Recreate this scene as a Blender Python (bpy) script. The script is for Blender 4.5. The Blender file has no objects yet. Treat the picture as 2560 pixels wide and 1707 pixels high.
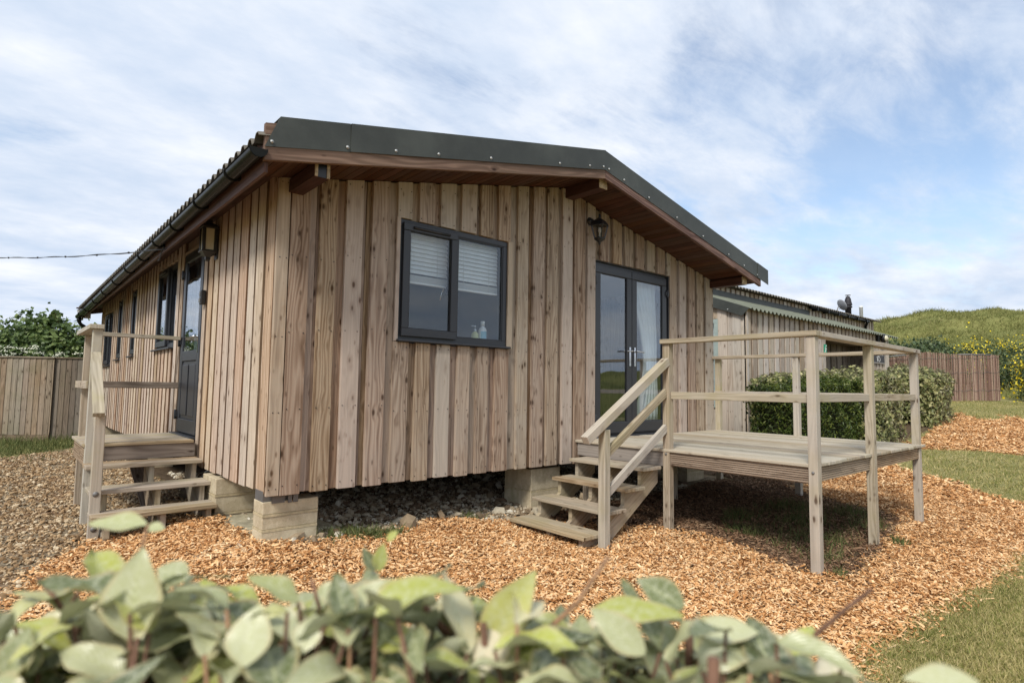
import bpy, bmesh, math, random
import numpy as np
from mathutils import Vector, Matrix, noise as mnoise

random.seed(7)
rng = np.random.default_rng(7)
S = bpy.context.scene
COL = S.collection
RAD = math.radians

# ------------------------------------------------------------------ camera
CX, CY, CZ = -1.5998, -4.6135, 0.5647
YAW, PITCH, ROLL, FPX = 0.71682, 0.07664, 0.014733, 1471.48
_f = Vector((math.sin(YAW) * math.cos(PITCH), math.cos(YAW) * math.cos(PITCH), math.sin(PITCH)))
_r0 = Vector((math.cos(YAW), -math.sin(YAW), 0))
_u0 = _r0.cross(_f)
_r = math.cos(ROLL) * _r0 + math.sin(ROLL) * _u0
_u = -math.sin(ROLL) * _r0 + math.cos(ROLL) * _u0
cam_d = bpy.data.cameras.new("camera")
cam = bpy.data.objects.new("camera", cam_d)
COL.objects.link(cam)
M3 = Matrix((_r, _u, -_f)).transposed()
cam.matrix_world = Matrix.Translation((CX, CY, CZ)) @ M3.to_4x4()
cam_d.sensor_width = 36.0
cam_d.lens = FPX * 36.0 / 2560.0
cam_d.clip_start = 0.02
cam_d.clip_end = 2000
cam_d.dof.use_dof = True
cam_d.dof.focus_distance = 7.0
cam_d.dof.aperture_fstop = 4.5
S.camera = cam
CAM_R = Vector((_r.x, _r.y, 0)).normalized()
CAM_F = Vector((_f.x, _f.y, 0)).normalized()

# ------------------------------------------------------------------ world and sun
SUN_DIR = Vector((-0.90, -0.43, 0.0)).normalized()      # towards the sun, horizontally
SUN_EL = RAD(46)
W = bpy.data.worlds.new("World")
S.world = W
W.use_nodes = True
wt = W.node_tree
wt.nodes.clear()


class NT:
    """small helper round a node tree"""
    def __init__(self, tree):
        self.t = tree

    def n(self, typ, ins=None, **kw):
        nd = self.t.nodes.new(typ)
        for k, v in kw.items():
            setattr(nd, k, v)
        for k, v in (ins or {}).items():
            s = nd.inputs[k]
            if isinstance(v, bpy.types.NodeSocket):
                self.t.links.new(v, s)
            else:
                s.default_value = v
        return nd

    def math(self, op, a, b=0.0, c=0.0, clamp=False):
        return self.n('ShaderNodeMath', {0: a, 1: b, 2: c}, operation=op, use_clamp=clamp).outputs[0]

    def vmath(self, op, a, b=(0, 0, 0)):
        nd = self.n('ShaderNodeVectorMath', {0: a, 1: b}, operation=op)
        return nd.outputs['Value'] if op in ('DOT_PRODUCT', 'LENGTH') else nd.outputs[0]

    def noise(self, vec, scale, detail=2.0, rough=0.5, dist=0.0):
        return self.n('ShaderNodeTexNoise', {'Vector': vec, 'Scale': scale, 'Detail': detail, 'Roughness': rough, 'Distortion': dist})

    def ramp(self, fac, stops, interp='LINEAR'):
        nd = self.n('ShaderNodeValToRGB', {'Fac': fac})
        cr = nd.color_ramp
        cr.interpolation = interp
        while len(cr.elements) < len(stops):
            cr.elements.new(0.5)
        for e, (p, c) in zip(cr.elements, stops):
            e.position = p
            e.color = (c, c, c, 1) if isinstance(c, (int, float)) else (*c, 1)
        return nd.outputs[0]

    def mix(self, fac, a, b, blend='MIX'):
        nd = self.n('ShaderNodeMix', data_type='RGBA', blend_type=blend)
        for i, v in ((0, fac), (6, a), (7, b)):
            s = nd.inputs[i]
            if isinstance(v, bpy.types.NodeSocket):
                self.t.links.new(v, s)
            elif i == 0:
                s.default_value = v
            else:
                s.default_value = (*v, 1) if len(v) == 3 else v
        return nd.outputs[2]

    def smooth(self, v, a, b):
        return self.n('ShaderNodeMapRange', {0: v, 1: a, 2: b, 3: 0.0, 4: 1.0}, interpolation_type='SMOOTHSTEP').outputs[0]


w = NT(wt)
sky = w.n('ShaderNodeTexSky', sky_type='NISHITA', sun_disc=False)
sky.sun_elevation = SUN_EL
sky.sun_rotation = math.atan2(SUN_DIR.x, SUN_DIR.y)
sky.altitude = 20
sky.air_density = 1.1
sky.dust_density = 0.6
gen = w.n('ShaderNodeTexCoord').outputs['Generated']
sep = w.n('ShaderNodeSeparateXYZ', {0: gen})
den = w.math('ADD', w.math('MAXIMUM', sep.outputs[2], 0.0), 0.16)
flat = w.n('ShaderNodeCombineXYZ', {0: w.math('DIVIDE', sep.outputs[0], den), 1: w.math('DIVIDE', sep.outputs[1], den), 2: 0.0}).outputs[0]
# long thin streaks of high cloud: stretched coordinates
mp = w.n('ShaderNodeMapping', {'Vector': flat, 'Rotation': (0, 0, RAD(62)), 'Scale': (0.8, 1.25, 1)}).outputs[0]
n1 = w.noise(mp, 1.1, 9, 0.58, 0.6).outputs[0]
mp2 = w.n('ShaderNodeMapping', {'Vector': flat, 'Rotation': (0, 0, RAD(48)), 'Scale': (1.1, 3.0, 1)}).outputs[0]
n2 = w.noise(mp2, 2.0, 7, 0.6, 0.5).outputs[0]
n3 = w.noise(w.n('ShaderNodeMapping', {'Vector': flat, 'Rotation': (0, 0, RAD(40)), 'Scale': (.8, 1.7, 1)}).outputs[0], 3.6, 9, 0.66, 0.5).outputs[0]
dens = w.math('ADD', w.math('MULTIPLY', n1, 0.9), w.math('ADD', w.math('MULTIPLY', n2, 0.40), w.math('MULTIPLY', n3, 0.42)))
# a clearer stretch of sky to the east, thicker cloud to the west
bl = w.vmath('DOT_PRODUCT', gen, (0.870, 0.300, 0.390))
bl2 = w.vmath('DOT_PRODUCT', gen, (0.935, 0.235, 0.265))
hole = w.math('ADD', w.math('MULTIPLY', w.smooth(bl, 0.94, 1.0), 0.17), w.math('MULTIPLY', w.smooth(bl2, 0.97, 1.0), 0.10))
hz = w.smooth(sep.outputs[2], 0.02, 0.30)          # whiter towards the horizon
west = w.math('MULTIPLY', w.smooth(sep.outputs[0], 0.8, 0.1), 0.01)
dens = w.math('SUBTRACT', w.math('ADD', dens, west), w.math('ADD', hole, w.math('MULTIPLY', hz, 0.16)))
cov = w.math('MULTIPLY_ADD', w.smooth(dens, 0.36, 0.70), 0.82, 0.18)
shade = w.ramp(w.noise(mp, 2.3, 6, 0.6).outputs[0], [(0.25, (0.50, 0.62, 0.80)), (0.48, (0.67, 0.75, 0.88)), (0.70, (0.88, 0.91, 0.96))])
bg1 = w.n('ShaderNodeBackground', {'Color': sky.outputs[0], 'Strength': 0.15}).outputs[0]
bg2 = w.n('ShaderNodeBackground', {'Color': shade, 'Strength': 0.90}).outputs[0]
mixs = w.n('ShaderNodeMixShader', {0: cov, 1: bg1, 2: bg2}).outputs[0]
wo = w.n('ShaderNodeOutputWorld', {'Surface': mixs})

sd = bpy.data.lights.new("sun", 'SUN')
sd.energy = 2.9
sd.angle = RAD(14)
sd.color = (1.0, 0.95, 0.87)
sun = bpy.data.objects.new("sun", sd)
COL.objects.link(sun)
to_sun = Vector((SUN_DIR.x * math.cos(SUN_EL), SUN_DIR.y * math.cos(SUN_EL), math.sin(SUN_EL)))
sun.rotation_euler = to_sun.to_track_quat('Z', 'Y').to_euler()
sun.location = to_sun * 50

S.view_settings.view_transform = 'Standard'
S.view_settings.look = 'None'
S.view_settings.exposure = 0.30
S.view_settings.gamma = 1.0

# ------------------------------------------------------------------ ground height
def ss(a, b, t):
    s = np.clip((np.asarray(t, float) - a) / (b - a), 0, 1)
    return s * s * (3 - 2 * s)


def gz(x, y):
    x = np.asarray(x, float)
    y = np.asarray(y, float)
    z = -.67 - .06 * np.clip(-y, 0, 3.5) - .030 * np.clip(x, 0, 2.3) - .08 * ss(0, .8, -x)
    rise = np.interp(x, [6.3, 11.8, 16.5, 23.5, 30], [0, .39, .81, 1.05, 1.3]) * ss(-11, -4.5, y)
    z = z - .055 * np.exp(-(((x - 2.35) / .42) ** 2 + ((y + .75) / .62) ** 2))
    return z + rise


def gzf(x, y):
    return float(gz(x, y))


# ------------------------------------------------------------------ materials
MATS = {}


def new_mat(name):
    m = bpy.data.materials.new(name)
    m.use_nodes = True
    m.node_tree.nodes.clear()
    MATS[name] = m
    return m, NT(m.node_tree)


def finish(m, t, bsdf, disp=None):
    t.n('ShaderNodeOutputMaterial', {'Surface': bsdf})
    return m


def principled(t, color, rough=0.6, spec=0.5, metallic=0.0, normal=None, **kw):
    ins = {'Base Color': color if isinstance(color, bpy.types.NodeSocket) else (*color, 1), 'Roughness': rough, 'Metallic': metallic, 'Specular IOR Level': spec}
    if normal is not None:
        ins['Normal'] = normal
    ins.update(kw)
    return t.n('ShaderNodeBsdfPrincipled', ins).outputs[0]


def wood_mat(name, pale, mid, dark, grey, knots=1.0, greyness=0.4, rough=0.75, vary=0.5, fine=1.0, bump=0.35, green=None):
    m, t = new_mat(name)
    uv = t.n('ShaderNodeUVMap', uv_map='UVMap').outputs[0]
    rnd = t.n('ShaderNodeAttribute', attribute_name='rnd').outputs['Fac']
    obj = t.n('ShaderNodeTexCoord').outputs['Object']

    def mapped(su, sv):
        return t.n('ShaderNodeMapping', {'Vector': uv, 'Scale': (su, sv, 1)}).outputs[0]
    # knots bend the grain round them
    vor = t.n('ShaderNodeTexVoronoi', {'Vector': mapped(11.0, 5.2), 'Scale': 1.0, 'Randomness': 1.0}, feature='F1')
    kd = vor.outputs['Distance']
    gate = t.math('GREATER_THAN', t.n('ShaderNodeSeparateColor', {0: vor.outputs['Color']}).outputs[0], 1.0 - 0.55 * knots)
    knot = t.math('MULTIPLY', t.math('SUBTRACT', 1.0, t.smooth(kd, 0.07, 0.20)), gate)
    halo = t.math('MULTIPLY', t.math('SUBTRACT', 1.0, t.smooth(kd, 0.08, 0.5)), gate)
    warp = t.noise(mapped(6, 0.7), 1.0, 2, 0.5).outputs[0]
    sepu = t.n('ShaderNodeSeparateXYZ', {0: uv})
    phase = t.math('ADD', t.math('MULTIPLY', sepu.outputs[0], 150.0), t.math('ADD', t.math('MULTIPLY', warp, 46.0), t.math('MULTIPLY', halo, 4.0)))
    rings = t.math('MULTIPLY_ADD', t.math('SINE', phase), 0.5, 0.5)
    fibre = t.noise(mapped(75 * fine, 1.6), 1.0, 5, 0.7).outputs[0]
    streak = t.noise(mapped(22, 0.5), 1.0, 4, 0.6).outputs[0]
    g = t.math('ADD', t.math('MULTIPLY', rings, 0.18), t.math('ADD', t.math('MULTIPLY', fibre, 0.42), t.math('MULTIPLY', streak, 0.54)))
    col = t.ramp(g, [(0.36, dark), (0.54, mid), (0.72, pale)])
    weather = t.noise(obj, 1.3, 4, 0.6).outputs[0]
    wm = t.math('ADD', t.math('MULTIPLY', weather, 0.8), t.math('MULTIPLY', rnd, 0.7))
    col = t.mix(t.math('MULTIPLY', t.smooth(wm, 0.45, 1.05), greyness), col, grey)
    if green is not None:
        gm = t.math('MULTIPLY', t.smooth(t.noise(obj, 2.1, 3, 0.6).outputs[0], 0.45, 0.75), 0.55)
        col = t.mix(gm, col, green)
    col = t.mix(t.math('MULTIPLY', halo, 0.32), col, tuple(c * 0.75 for c in dark))
    vor2 = t.n('ShaderNodeTexVoronoi', {'Vector': mapped(19.0, 7.5), 'Scale': 1.0, 'Randomness': 1.0}, feature='F1')
    gate2 = t.math('GREATER_THAN', t.n('ShaderNodeSeparateColor', {0: vor2.outputs['Color']}).outputs[1], 1.0 - 0.30 * knots)
    pin = t.math('MULTIPLY', t.math('SUBTRACT', 1.0, t.smooth(vor2.outputs['Distance'], 0.06, 0.26)), gate2)
    blotch = t.smooth(t.noise(mapped(9, 2.2), 1.0, 4, 0.7).outputs[0], 0.58, 0.74)
    col = t.mix(t.math('MULTIPLY', blotch, 0.42 * min(1.0, knots)), col, (dark[0] * .75, dark[1] * .68, dark[2] * .6))
    col = t.mix(t.math('MULTIPLY', pin, 0.6), col, (dark[0] * .45, dark[1] * .38, dark[2] * .32))
    col = t.mix(t.math('MULTIPLY', knot, 0.85), col, (dark[0] * .34, dark[1] * .28, dark[2] * .24))
    val = t.math('ADD', 1.0 - vary * 0.5, t.math('MULTIPLY', rnd, vary))
    hue = t.math('ADD', 0.492, t.math('MULTIPLY', t.math('FRACT', t.math('MULTIPLY', rnd, 7.3)), 0.018))
    sat = t.math('ADD', 0.82, t.math('MULTIPLY', t.math('FRACT', t.math('MULTIPLY', rnd, 13.7)), 0.36))
    col = t.n('ShaderNodeHueSaturation', {'Color': col, 'Value': val, 'Hue': hue, 'Saturation': sat}).outputs[0]
    h = t.math('ADD', t.math('MULTIPLY', g, 1.0), t.math('MULTIPLY', knot, -0.5))
    nrm = t.n('ShaderNodeBump', {'Height': h, 'Strength': bump, 'Distance': 0.004}).outputs[0]
    return finish(m, t, principled(t, col, rough, 0.12, normal=nrm))


def plain(name, color, rough=0.5, spec=0.5, metallic=0.0, mottle=0.12, scale=6.0, bump=0.0):
    m, t = new_mat(name)
    obj = t.n('ShaderNodeTexCoord').outputs['Object']
    nz = t.noise(obj, scale, 5, 0.65).outputs[0]
    c = t.mix(t.smooth(nz, 0.3, 0.75), tuple(v * (1 - mottle) for v in color), tuple(min(1, v * (1 + mottle)) for v in color))
    rg = t.math('ADD', rough - 0.06, t.math('MULTIPLY', nz, 0.12))
    nrm = None
    if bump:
        nrm = t.n('ShaderNodeBump', {'Height': t.noise(obj, scale * 12, 4, 0.7).outputs[0], 'Strength': bump, 'Distance': 0.01}).outputs[0]
    return finish(m, t, principled(t, c, rg, spec, metallic, nrm))


def glass_mat(name, tint=(0.90, 0.93, 0.94), base=0.055):
    m, t = new_mat(name)
    fc = t.n('ShaderNodeLayerWeight', {'Blend': 0.5}).outputs['Facing']
    fac = t.math('MULTIPLY_ADD', t.math('POWER', fc, 4.0), 0.8, base, clamp=True)
    obj = t.n('ShaderNodeTexCoord').outputs['Object']
    nrm = t.n('ShaderNodeBump', {'Height': t.noise(obj, 1.6, 1, 0.4).outputs[0], 'Strength': 0.012, 'Distance': 0.05}).outputs[0]
    tr = t.n('ShaderNodeBsdfTransparent', {'Color': (*tint, 1)}).outputs[0]
    gl = t.n('ShaderNodeBsdfGlossy', {'Color': (0.93, 0.96, 1.0, 1), 'Roughness': 0.005, 'Normal': nrm}).outputs[0]
    return finish(m, t, t.n('ShaderNodeMixShader', {0: fac, 1: tr, 2: gl}).outputs[0])


def leaf_mat(name, stops, rough=0.5, transl=0.25, spec=0.4, under=None, patch_scale=2.2):
    m, t = new_mat(name)
    rnd = t.n('ShaderNodeAttribute', attribute_name='rnd').outputs['Fac']
    obj = t.n('ShaderNodeTexCoord').outputs['Object']
    patch = t.noise(obj, patch_scale, 4, 0.65).outputs[0]
    f = t.math('ADD', t.math('MULTIPLY', rnd, 0.75), t.math('MULTIPLY', t.math('SUBTRACT', patch, 0.5), 0.7), clamp=False)
    col = t.ramp(t.math('ADD', f, 0.12), stops)
    if under is not None:
        col = t.mix(t.n('ShaderNodeNewGeometry').outputs['Backfacing'], col, under)
    b = principled(t, col, rough, spec)
    tl = t.n('ShaderNodeBsdfTranslucent', {'Color': col}).outputs[0]
    return finish(m, t, t.n('ShaderNodeMixShader', {0: transl, 1: b, 2: tl}).outputs[0])


def rnd_mat(name, stops, rough=0.8, spec=0.2, patch=0.0):
    """colour picked per piece"""
    m, t = new_mat(name)
    rnd = t.n('ShaderNodeAttribute', attribute_name='rnd').outputs['Fac']
    obj = t.n('ShaderNodeTexCoord').outputs['Object']
    nz = t.noise(obj, 60, 3, 0.6).outputs[0]
    f = t.math('ADD', rnd, t.math('MULTIPLY', t.math('SUBTRACT', nz, 0.5), 0.35))
    if patch:
        f = t.math('ADD', t.math('MULTIPLY', f, .93), t.math('MULTIPLY', t.math('SUBTRACT', t.noise(obj, 1.5, 4, 0.7).outputs[0], 0.5), patch * 2))
    col = t.ramp(f, stops)
    return finish(m, t, principled(t, col, rough, spec))


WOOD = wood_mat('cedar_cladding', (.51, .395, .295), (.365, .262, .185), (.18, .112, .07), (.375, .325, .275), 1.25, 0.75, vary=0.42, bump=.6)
WOOD_IN = wood_mat('cedar_board_under', (.38, .275, .195), (.265, .185, .127), (.13, .08, .05), (.30, .255, .215), 1.3, 0.55, vary=0.5, bump=.6)  # under boards coloured darker to carry the shading in the gaps
WOOD_SIDE = wood_mat('cedar_batten', (.66, .52, .395), (.49, .355, .25), (.25, .155, .095), (.43, .375, .32), 1.0, 0.55, vary=0.42, bump=.6)
DECKW = wood_mat('deck_timber', (.51, .43, .325), (.40, .33, .24), (.22, .165, .11), (.42, .395, .35), 0.6, 0.65, vary=0.25, green=(.36, .31, .17))
DECKTOP = wood_mat('deck_boards_timber', (.49, .42, .32), (.38, .32, .235), (.22, .17, .12), (.41, .385, .325), 0.35, 0.55, vary=0.28)
STEPW = wood_mat('step_timber', (.47, .385, .275), (.36, .285, .195), (.22, .165, .105), (.36, .325, .27), 0.5, 0.5, vary=0.25, green=(.30, .26, .15))
RISER = wood_mat('riser_timber', (.32, .27, .22), (.24, .195, .155), (.14, .11, .085), (.27, .245, .225), 0.8, 0.6, vary=0.25)
FENCEW = wood_mat('fence_timber', (.34, .26, .185), (.24, .178, .122), (.125, .09, .06), (.255, .225, .185), 1.3, 0.5, vary=0.4, green=(.16, .14, .085))
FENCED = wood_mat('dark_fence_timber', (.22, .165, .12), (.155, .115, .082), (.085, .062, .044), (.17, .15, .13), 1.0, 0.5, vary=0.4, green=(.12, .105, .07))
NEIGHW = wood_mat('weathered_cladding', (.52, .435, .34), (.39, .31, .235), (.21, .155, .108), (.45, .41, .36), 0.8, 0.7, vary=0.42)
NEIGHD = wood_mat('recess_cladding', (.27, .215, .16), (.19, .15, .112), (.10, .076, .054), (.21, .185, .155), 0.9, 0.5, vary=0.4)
BARGE = wood_mat('stained_bargeboard', (.24, .135, .10), (.105, .048, .037), (.058, .026, .021), (.26, .18, .12), 0.3, 0.32, rough=0.6, vary=0.2)
GAPBROWN = wood_mat('gap_shade_brown', (.27, .175, .11), (.20, .125, .078), (.12, .072, .044), (.20, .15, .11), 0.2, 0.4, vary=0.3)  # sawn batten sides browned darker, standing in for shade between the battens
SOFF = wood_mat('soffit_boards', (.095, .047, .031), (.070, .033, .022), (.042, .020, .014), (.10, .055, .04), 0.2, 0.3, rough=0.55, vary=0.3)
BEAMW = wood_mat('stained_beam', (.085, .040, .031), (.060, .027, .021), (.036, .017, .014), (.085, .05, .04), 0.2, 0.3, rough=0.5, vary=0.2)
FASC = wood_mat('fascia_paint', (.13, .080, .066), (.095, .056, .047), (.06, .036, .031), (.14, .105, .09), 0.2, 0.4, rough=0.5, vary=0.2)
SKIRTW = wood_mat('skirting_timber', (.44, .335, .225), (.33, .24, .155), (.17, .115, .07), (.36, .32, .26), 0.5, 0.5, vary=0.3)
ENDGRAIN = plain('end_grain', (.42, .32, .20), 0.8, 0.2, mottle=0.35, scale=40)
ANTHRA = plain('anthracite_plastic', (.027, .029, .035), 0.38, 0.5, mottle=0.06)
ANTHRA_D = plain('dark_gasket', (.012, .012, .014), 0.5, 0.4)
FLASH = plain('green_grey_metal', (.050, .055, .048), 0.5, 0.35, mottle=0.28, scale=2.2, bump=.05)
SHEET = plain('corrugated_bitumen', (.15, .135, .11), 0.85, 0.2, mottle=0.35, scale=7, bump=0.2)
SHEETG = plain('green_corrugated', (.145, .155, .115), 0.7, 0.3, mottle=0.25, scale=5, bump=0.1)
GUTT = plain('black_gutter', (.010, .0105, .009), 0.22, 0.10, mottle=0.5, scale=3)
BLACK = plain('black_paint', (.014, .014, .015), 0.38, 0.5)
CHROME = plain('chrome', (.58, .59, .61), 0.16, 0.5, 1.0, mottle=0.03)
SCREW = plain('galvanised', (.40, .41, .41), 0.55, 0.4, 0.5)
STEEL = plain('steel', (.20, .195, .19), 0.6, 0.4, 0.6)
GLASS = glass_mat('window_glass')
DGLASS = glass_mat('door_glass', base=.105)
LGLASS = glass_mat('lantern_glass', (.72, .70, .66), 0.06)
FROST = plain('opal_glass', (.62, .58, .42), 0.4, 0.4, mottle=0.05)
PLASTER = plain('interior_paint', (.26, .29, .35), 0.9, 0.2, mottle=0.04)
WHITE = plain('white_plastic', (.78, .79, .79), 0.4, 0.4, mottle=0.03)
SLAT = plain('blind_slats', (.80, .81, .82), 0.5, 0.3, mottle=0.03)
VOILE = plain('curtain_cloth', (.80, .81, .80), 0.9, 0.1, mottle=0.05)
FLOORM = plain('interior_floor', (.20, .14, .09), 0.6, 0.3)
TEAL = plain('sage_paint', (.30, .36, .335), 0.55, 0.4)
WHITEB = plain('white_board', (.62, .62, .60), 0.6, 0.3)
SIGNM = plain('slate_grey_sign', (.060, .058, .064), 0.6, 0.3)
LETTER = plain('sign_lettering', (.66, .66, .64), 0.6, 0.3)
SIGNF = plain('sign_frame', (.33, .30, .27), 0.6, 0.3)
EXITG = plain('exit_green', (.02, .30, .16), 0.5, 0.3, mottle=0.02)
SOAPY = plain('yellow_soap', (.62, .62, .30), 0.35, 0.4)
LBLUE = plain('light_blue_label', (.28, .55, .68), 0.5, 0.3)
CLEAR = plain('clear_pump', (.55, .58, .62), 0.2, 0.5)
BARK = plain('twig_bark', (.17, .092, .058), 0.7, 0.2, mottle=0.35, scale=60)
BARKG = plain('twig_bark_tan', (.34, .20, .115), 0.7, 0.2, mottle=0.35, scale=60)
ORANGE = plain('orange_tape', (.72, .32, .06), 0.6, 0.3)

# block with mortar courses
m, t = new_mat('concrete_block')
_o = t.n('ShaderNodeTexCoord').outputs['Object']
_n1 = t.noise(_o, 9, 5, 0.7).outputs[0]
_n2 = t.noise(_o, 160, 3, 0.6).outputs[0]
_c = t.mix(t.smooth(_n1, 0.3, 0.7), (.44, .365, .245), (.62, .54, .385))
_c = t.mix(t.math('MULTIPLY', t.smooth(_n2, 0.52, 0.7), 0.4), _c, (.20, .155, .10))
_c = t.mix(t.math('MULTIPLY', t.smooth(t.noise(_o, 2.7, 3, 0.6).outputs[0], 0.5, 0.8), 0.45), _c, (.28, .26, .12))
BLOCK = finish(m, t, principled(t, _c, 0.92, 0.15, normal=t.n('ShaderNodeBump', {'Height': _n2, 'Strength': 0.7, 'Distance': 0.006}).outputs[0]))
MORTAR = plain('mortar', (.50, .42, .27), 0.9, 0.1, mottle=0.2, scale=30, bump=0.3)
PAD = plain('concrete_pad', (.40, .36, .25), 0.9, 0.1, mottle=0.3, scale=14, bump=0.5)

# ------------------------------------------------------------------ mesh building
def link(o, parent=None):
    COL.objects.link(o)
    if parent is not None:
        o.parent = parent
    return o


def thing(name, label, cat, loc=(0, 0, 0), group=None):
    o = bpy.data.objects.new(name, None)
    o.empty_display_size = 0.2
    o.location = loc
    link(o)
    o['label'] = label
    o['category'] = cat
    if group:
        o['group'] = group
    return o


def tag(o, label, cat, group=None):
    o['label'] = label
    o['category'] = cat
    if group:
        o['group'] = group
    return o


def root_loc(o):
    v = Vector((0, 0, 0))
    while o is not None:
        v += o.location
        o = o.parent
    return v


class MB:
    """collects hexahedra, tubes and lathes; build() links them as ONE mesh object"""
    def __init__(self, T=None):
        self.T = T or (lambda p: p)
        self.v, self.f, self.uv, self.r, self.mi = [], [], [], [], []
        self.smooth = []

    def hexa(self, p, mat=0, long=None, rnd=None):
        P = [Vector(self.T(q)) for q in p]
        b = len(self.v)
        self.v += P
        r = random.random() if rnd is None else rnd
        ou, ov = random.uniform(0, 40), random.uniform(0, 40)
        ax = [P[1] - P[0], P[3] - P[0], P[4] - P[0]]
        d = Vector(long).normalized() if long else max(ax, key=lambda a: a.length).normalized()
        e1 = d.orthogonal().normalized()
        for a in ax:
            c = a - d * a.dot(d)
            if c.length > 1e-6:
                e1 = c.normalized()
                break
        e2 = d.cross(e1)
        for q in ((0, 3, 2, 1), (4, 5, 6, 7), (0, 1, 5, 4), (1, 2, 6, 5), (2, 3, 7, 6), (3, 0, 4, 7)):
            n = (P[q[1]] - P[q[0]]).cross(P[q[2]] - P[q[0]])
            if n.length > 0:
                n.normalize()
            self.f.append([b + i for i in q])
            for i in q:
                pt = P[i]
                if abs(n.dot(d)) > 0.7:
                    self.uv.append((pt.dot(e1) + ou, pt.dot(e2) * 1.0 + ov))
                else:
                    self.uv.append((pt.dot(e1) + pt.dot(e2) + ou, pt.dot(d) + ov))
            self.r.append(r)
            self.mi.append(mat)
            self.smooth.append(False)
        return self

    def box(self, a, b, mat=0, long=None, rnd=None):
        x0, y0, z0 = a
        x1, y1, z1 = b
        return self.hexa([(x0, y0, z0), (x1, y0, z0), (x1, y1, z0), (x0, y1, z0), (x0, y0, z1), (x1, y0, z1), (x1, y1, z1), (x0, y1, z1)], mat, long, rnd)

    def beam(self, p0, p1, wd, ht, up=(0, 0, 1), mat=0, rnd=None):
        p0, p1 = Vector(p0), Vector(p1)
        d = (p1 - p0).normalized()
        s = d.cross(Vector(up)).normalized()
        u = s.cross(d)
        a, c = s * wd / 2, u * ht / 2
        return self.hexa([p0 - a - c, p0 + a - c, p0 + a + c, p0 - a + c, p1 - a - c, p1 + a - c, p1 + a + c, p1 - a + c], mat, None, rnd)

    def _quad(self, idx, uvs, mat, r, sm):
        self.f.append(idx)
        self.uv += uvs
        self.r.append(r)
        self.mi.append(mat)
        self.smooth.append(sm)

    def tube(self, path, rad, n=8, mat=0, cap=True, smooth=True):
        path = [Vector(self.T(q)) for q in path]
        rr = rad if isinstance(rad, (list, tuple)) else [rad] * len(path)
        b = len(self.v)
        r = random.random()
        t0 = (path[1] - path[0]).normalized()
        nn = t0.orthogonal().normalized()
        L = 0
        for i, p in enumerate(path):
            tt = (path[min(i + 1, len(path) - 1)] - path[max(i - 1, 0)]).normalized()
            nn = (nn - tt * nn.dot(tt)).normalized()
            bb = tt.cross(nn)
            for k in range(n):
                a = 2 * math.pi * k / n
                self.v.append(p + (nn * math.cos(a) + bb * math.sin(a)) * rr[i])
        for i in range(len(path) - 1):
            L2 = L + (path[i + 1] - path[i]).length
            for k in range(n):
                k2 = (k + 1) % n
                self._quad([b + i * n + k, b + i * n + k2, b + (i + 1) * n + k2, b + (i + 1) * n + k],
                           [(k / n * .2, L), ((k + 1) / n * .2, L), ((k + 1) / n * .2, L2), (k / n * .2, L2)], mat, r, smooth)
            L = L2
        if cap:
            for base, rev in ((b, True), (b + (len(path) - 1) * n, False)):
                idx = [base + k for k in range(n)]
                if rev:
                    idx.reverse()
                self._quad(idx, [(0, 0)] * n, mat, r, False)
        return self

    def lathe(self, prof, origin, n=20, mat=0, smooth=True, sq=False, axis='Z', rot=0.0):
        """profile of (radius, height); sq gives a square-section turning"""
        b = len(self.v)
        r = random.random()
        o = Vector(origin)
        n = 4 if sq else n
        for (ra, h) in prof:
            for k in range(n):
                a = 2 * math.pi * k / n + (math.pi / 4 if sq else 0) + rot
                q = Vector((ra * math.cos(a), ra * math.sin(a), h))
                if axis == 'Y':
                    q = Vector((q.x, q.z, q.y))
                elif axis == 'X':
                    q = Vector((q.z, q.x, q.y))
                self.v.append(Vector(self.T(o + q)))
        for i in range(len(prof) - 1):
            for k in range(n):
                k2 = (k + 1) % n
                self._quad([b + i * n + k, b + i * n + k2, b + (i + 1) * n + k2, b + (i + 1) * n + k],
                           [(k / n, prof[i][1]), ((k + 1) / n, prof[i][1]), ((k + 1) / n, prof[i + 1][1]), (k / n, prof[i + 1][1])], mat, r, smooth and not sq)
        self._quad([b + k for k in reversed(range(n))], [(0, 0)] * n, mat, r, False)
        e = b + (len(prof) - 1) * n
        self._quad([e + k for k in range(n)], [(0, 0)] * n, mat, r, False)
        return self

    def sphere(self, c, ra, mat=0, n=10):
        prof = [(max(ra * math.sin(math.pi * i / n), 1e-4), -ra * math.cos(math.pi * i / n)) for i in range(n + 1)]
        return self.lathe(prof, c, 12, mat)

    def grid(self, pts, nx, ny, mat=0, smooth=True, rnd=None):
        b = len(self.v)
        r = random.random() if rnd is None else rnd
        self.v += [Vector(self.T(p)) for p in pts]
        for j in range(ny - 1):
            for i in range(nx - 1):
                q = [b + j * nx + i, b + j * nx + i + 1, b + (j + 1) * nx + i + 1, b + (j + 1) * nx + i]
                self._quad(q, [(self.v[k].x + self.v[k].z, self.v[k].y) for k in q], mat, r, smooth)
        return self

    def build(self, name, mats, parent=None, bevel=0.0, recalc=True, solid=0.0):
        me = bpy.data.meshes.new(name)
        off = root_loc(parent) if parent is not None else Vector((0, 0, 0))
        me.from_pydata([tuple(p - off) for p in self.v], [], self.f)
        uvl = me.uv_layers.new(name='UVMap')
        uvl.data.foreach_set('uv', np.array(self.uv, dtype=np.float32).ravel())
        at = me.attributes.new('rnd', 'FLOAT', 'FACE')
        at.data.foreach_set('value', np.array(self.r, dtype=np.float32))
        me.polygons.foreach_set('material_index', np.array(self.mi, dtype=np.int32))
        me.polygons.foreach_set('use_smooth', np.array(self.smooth, dtype=bool))
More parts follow.
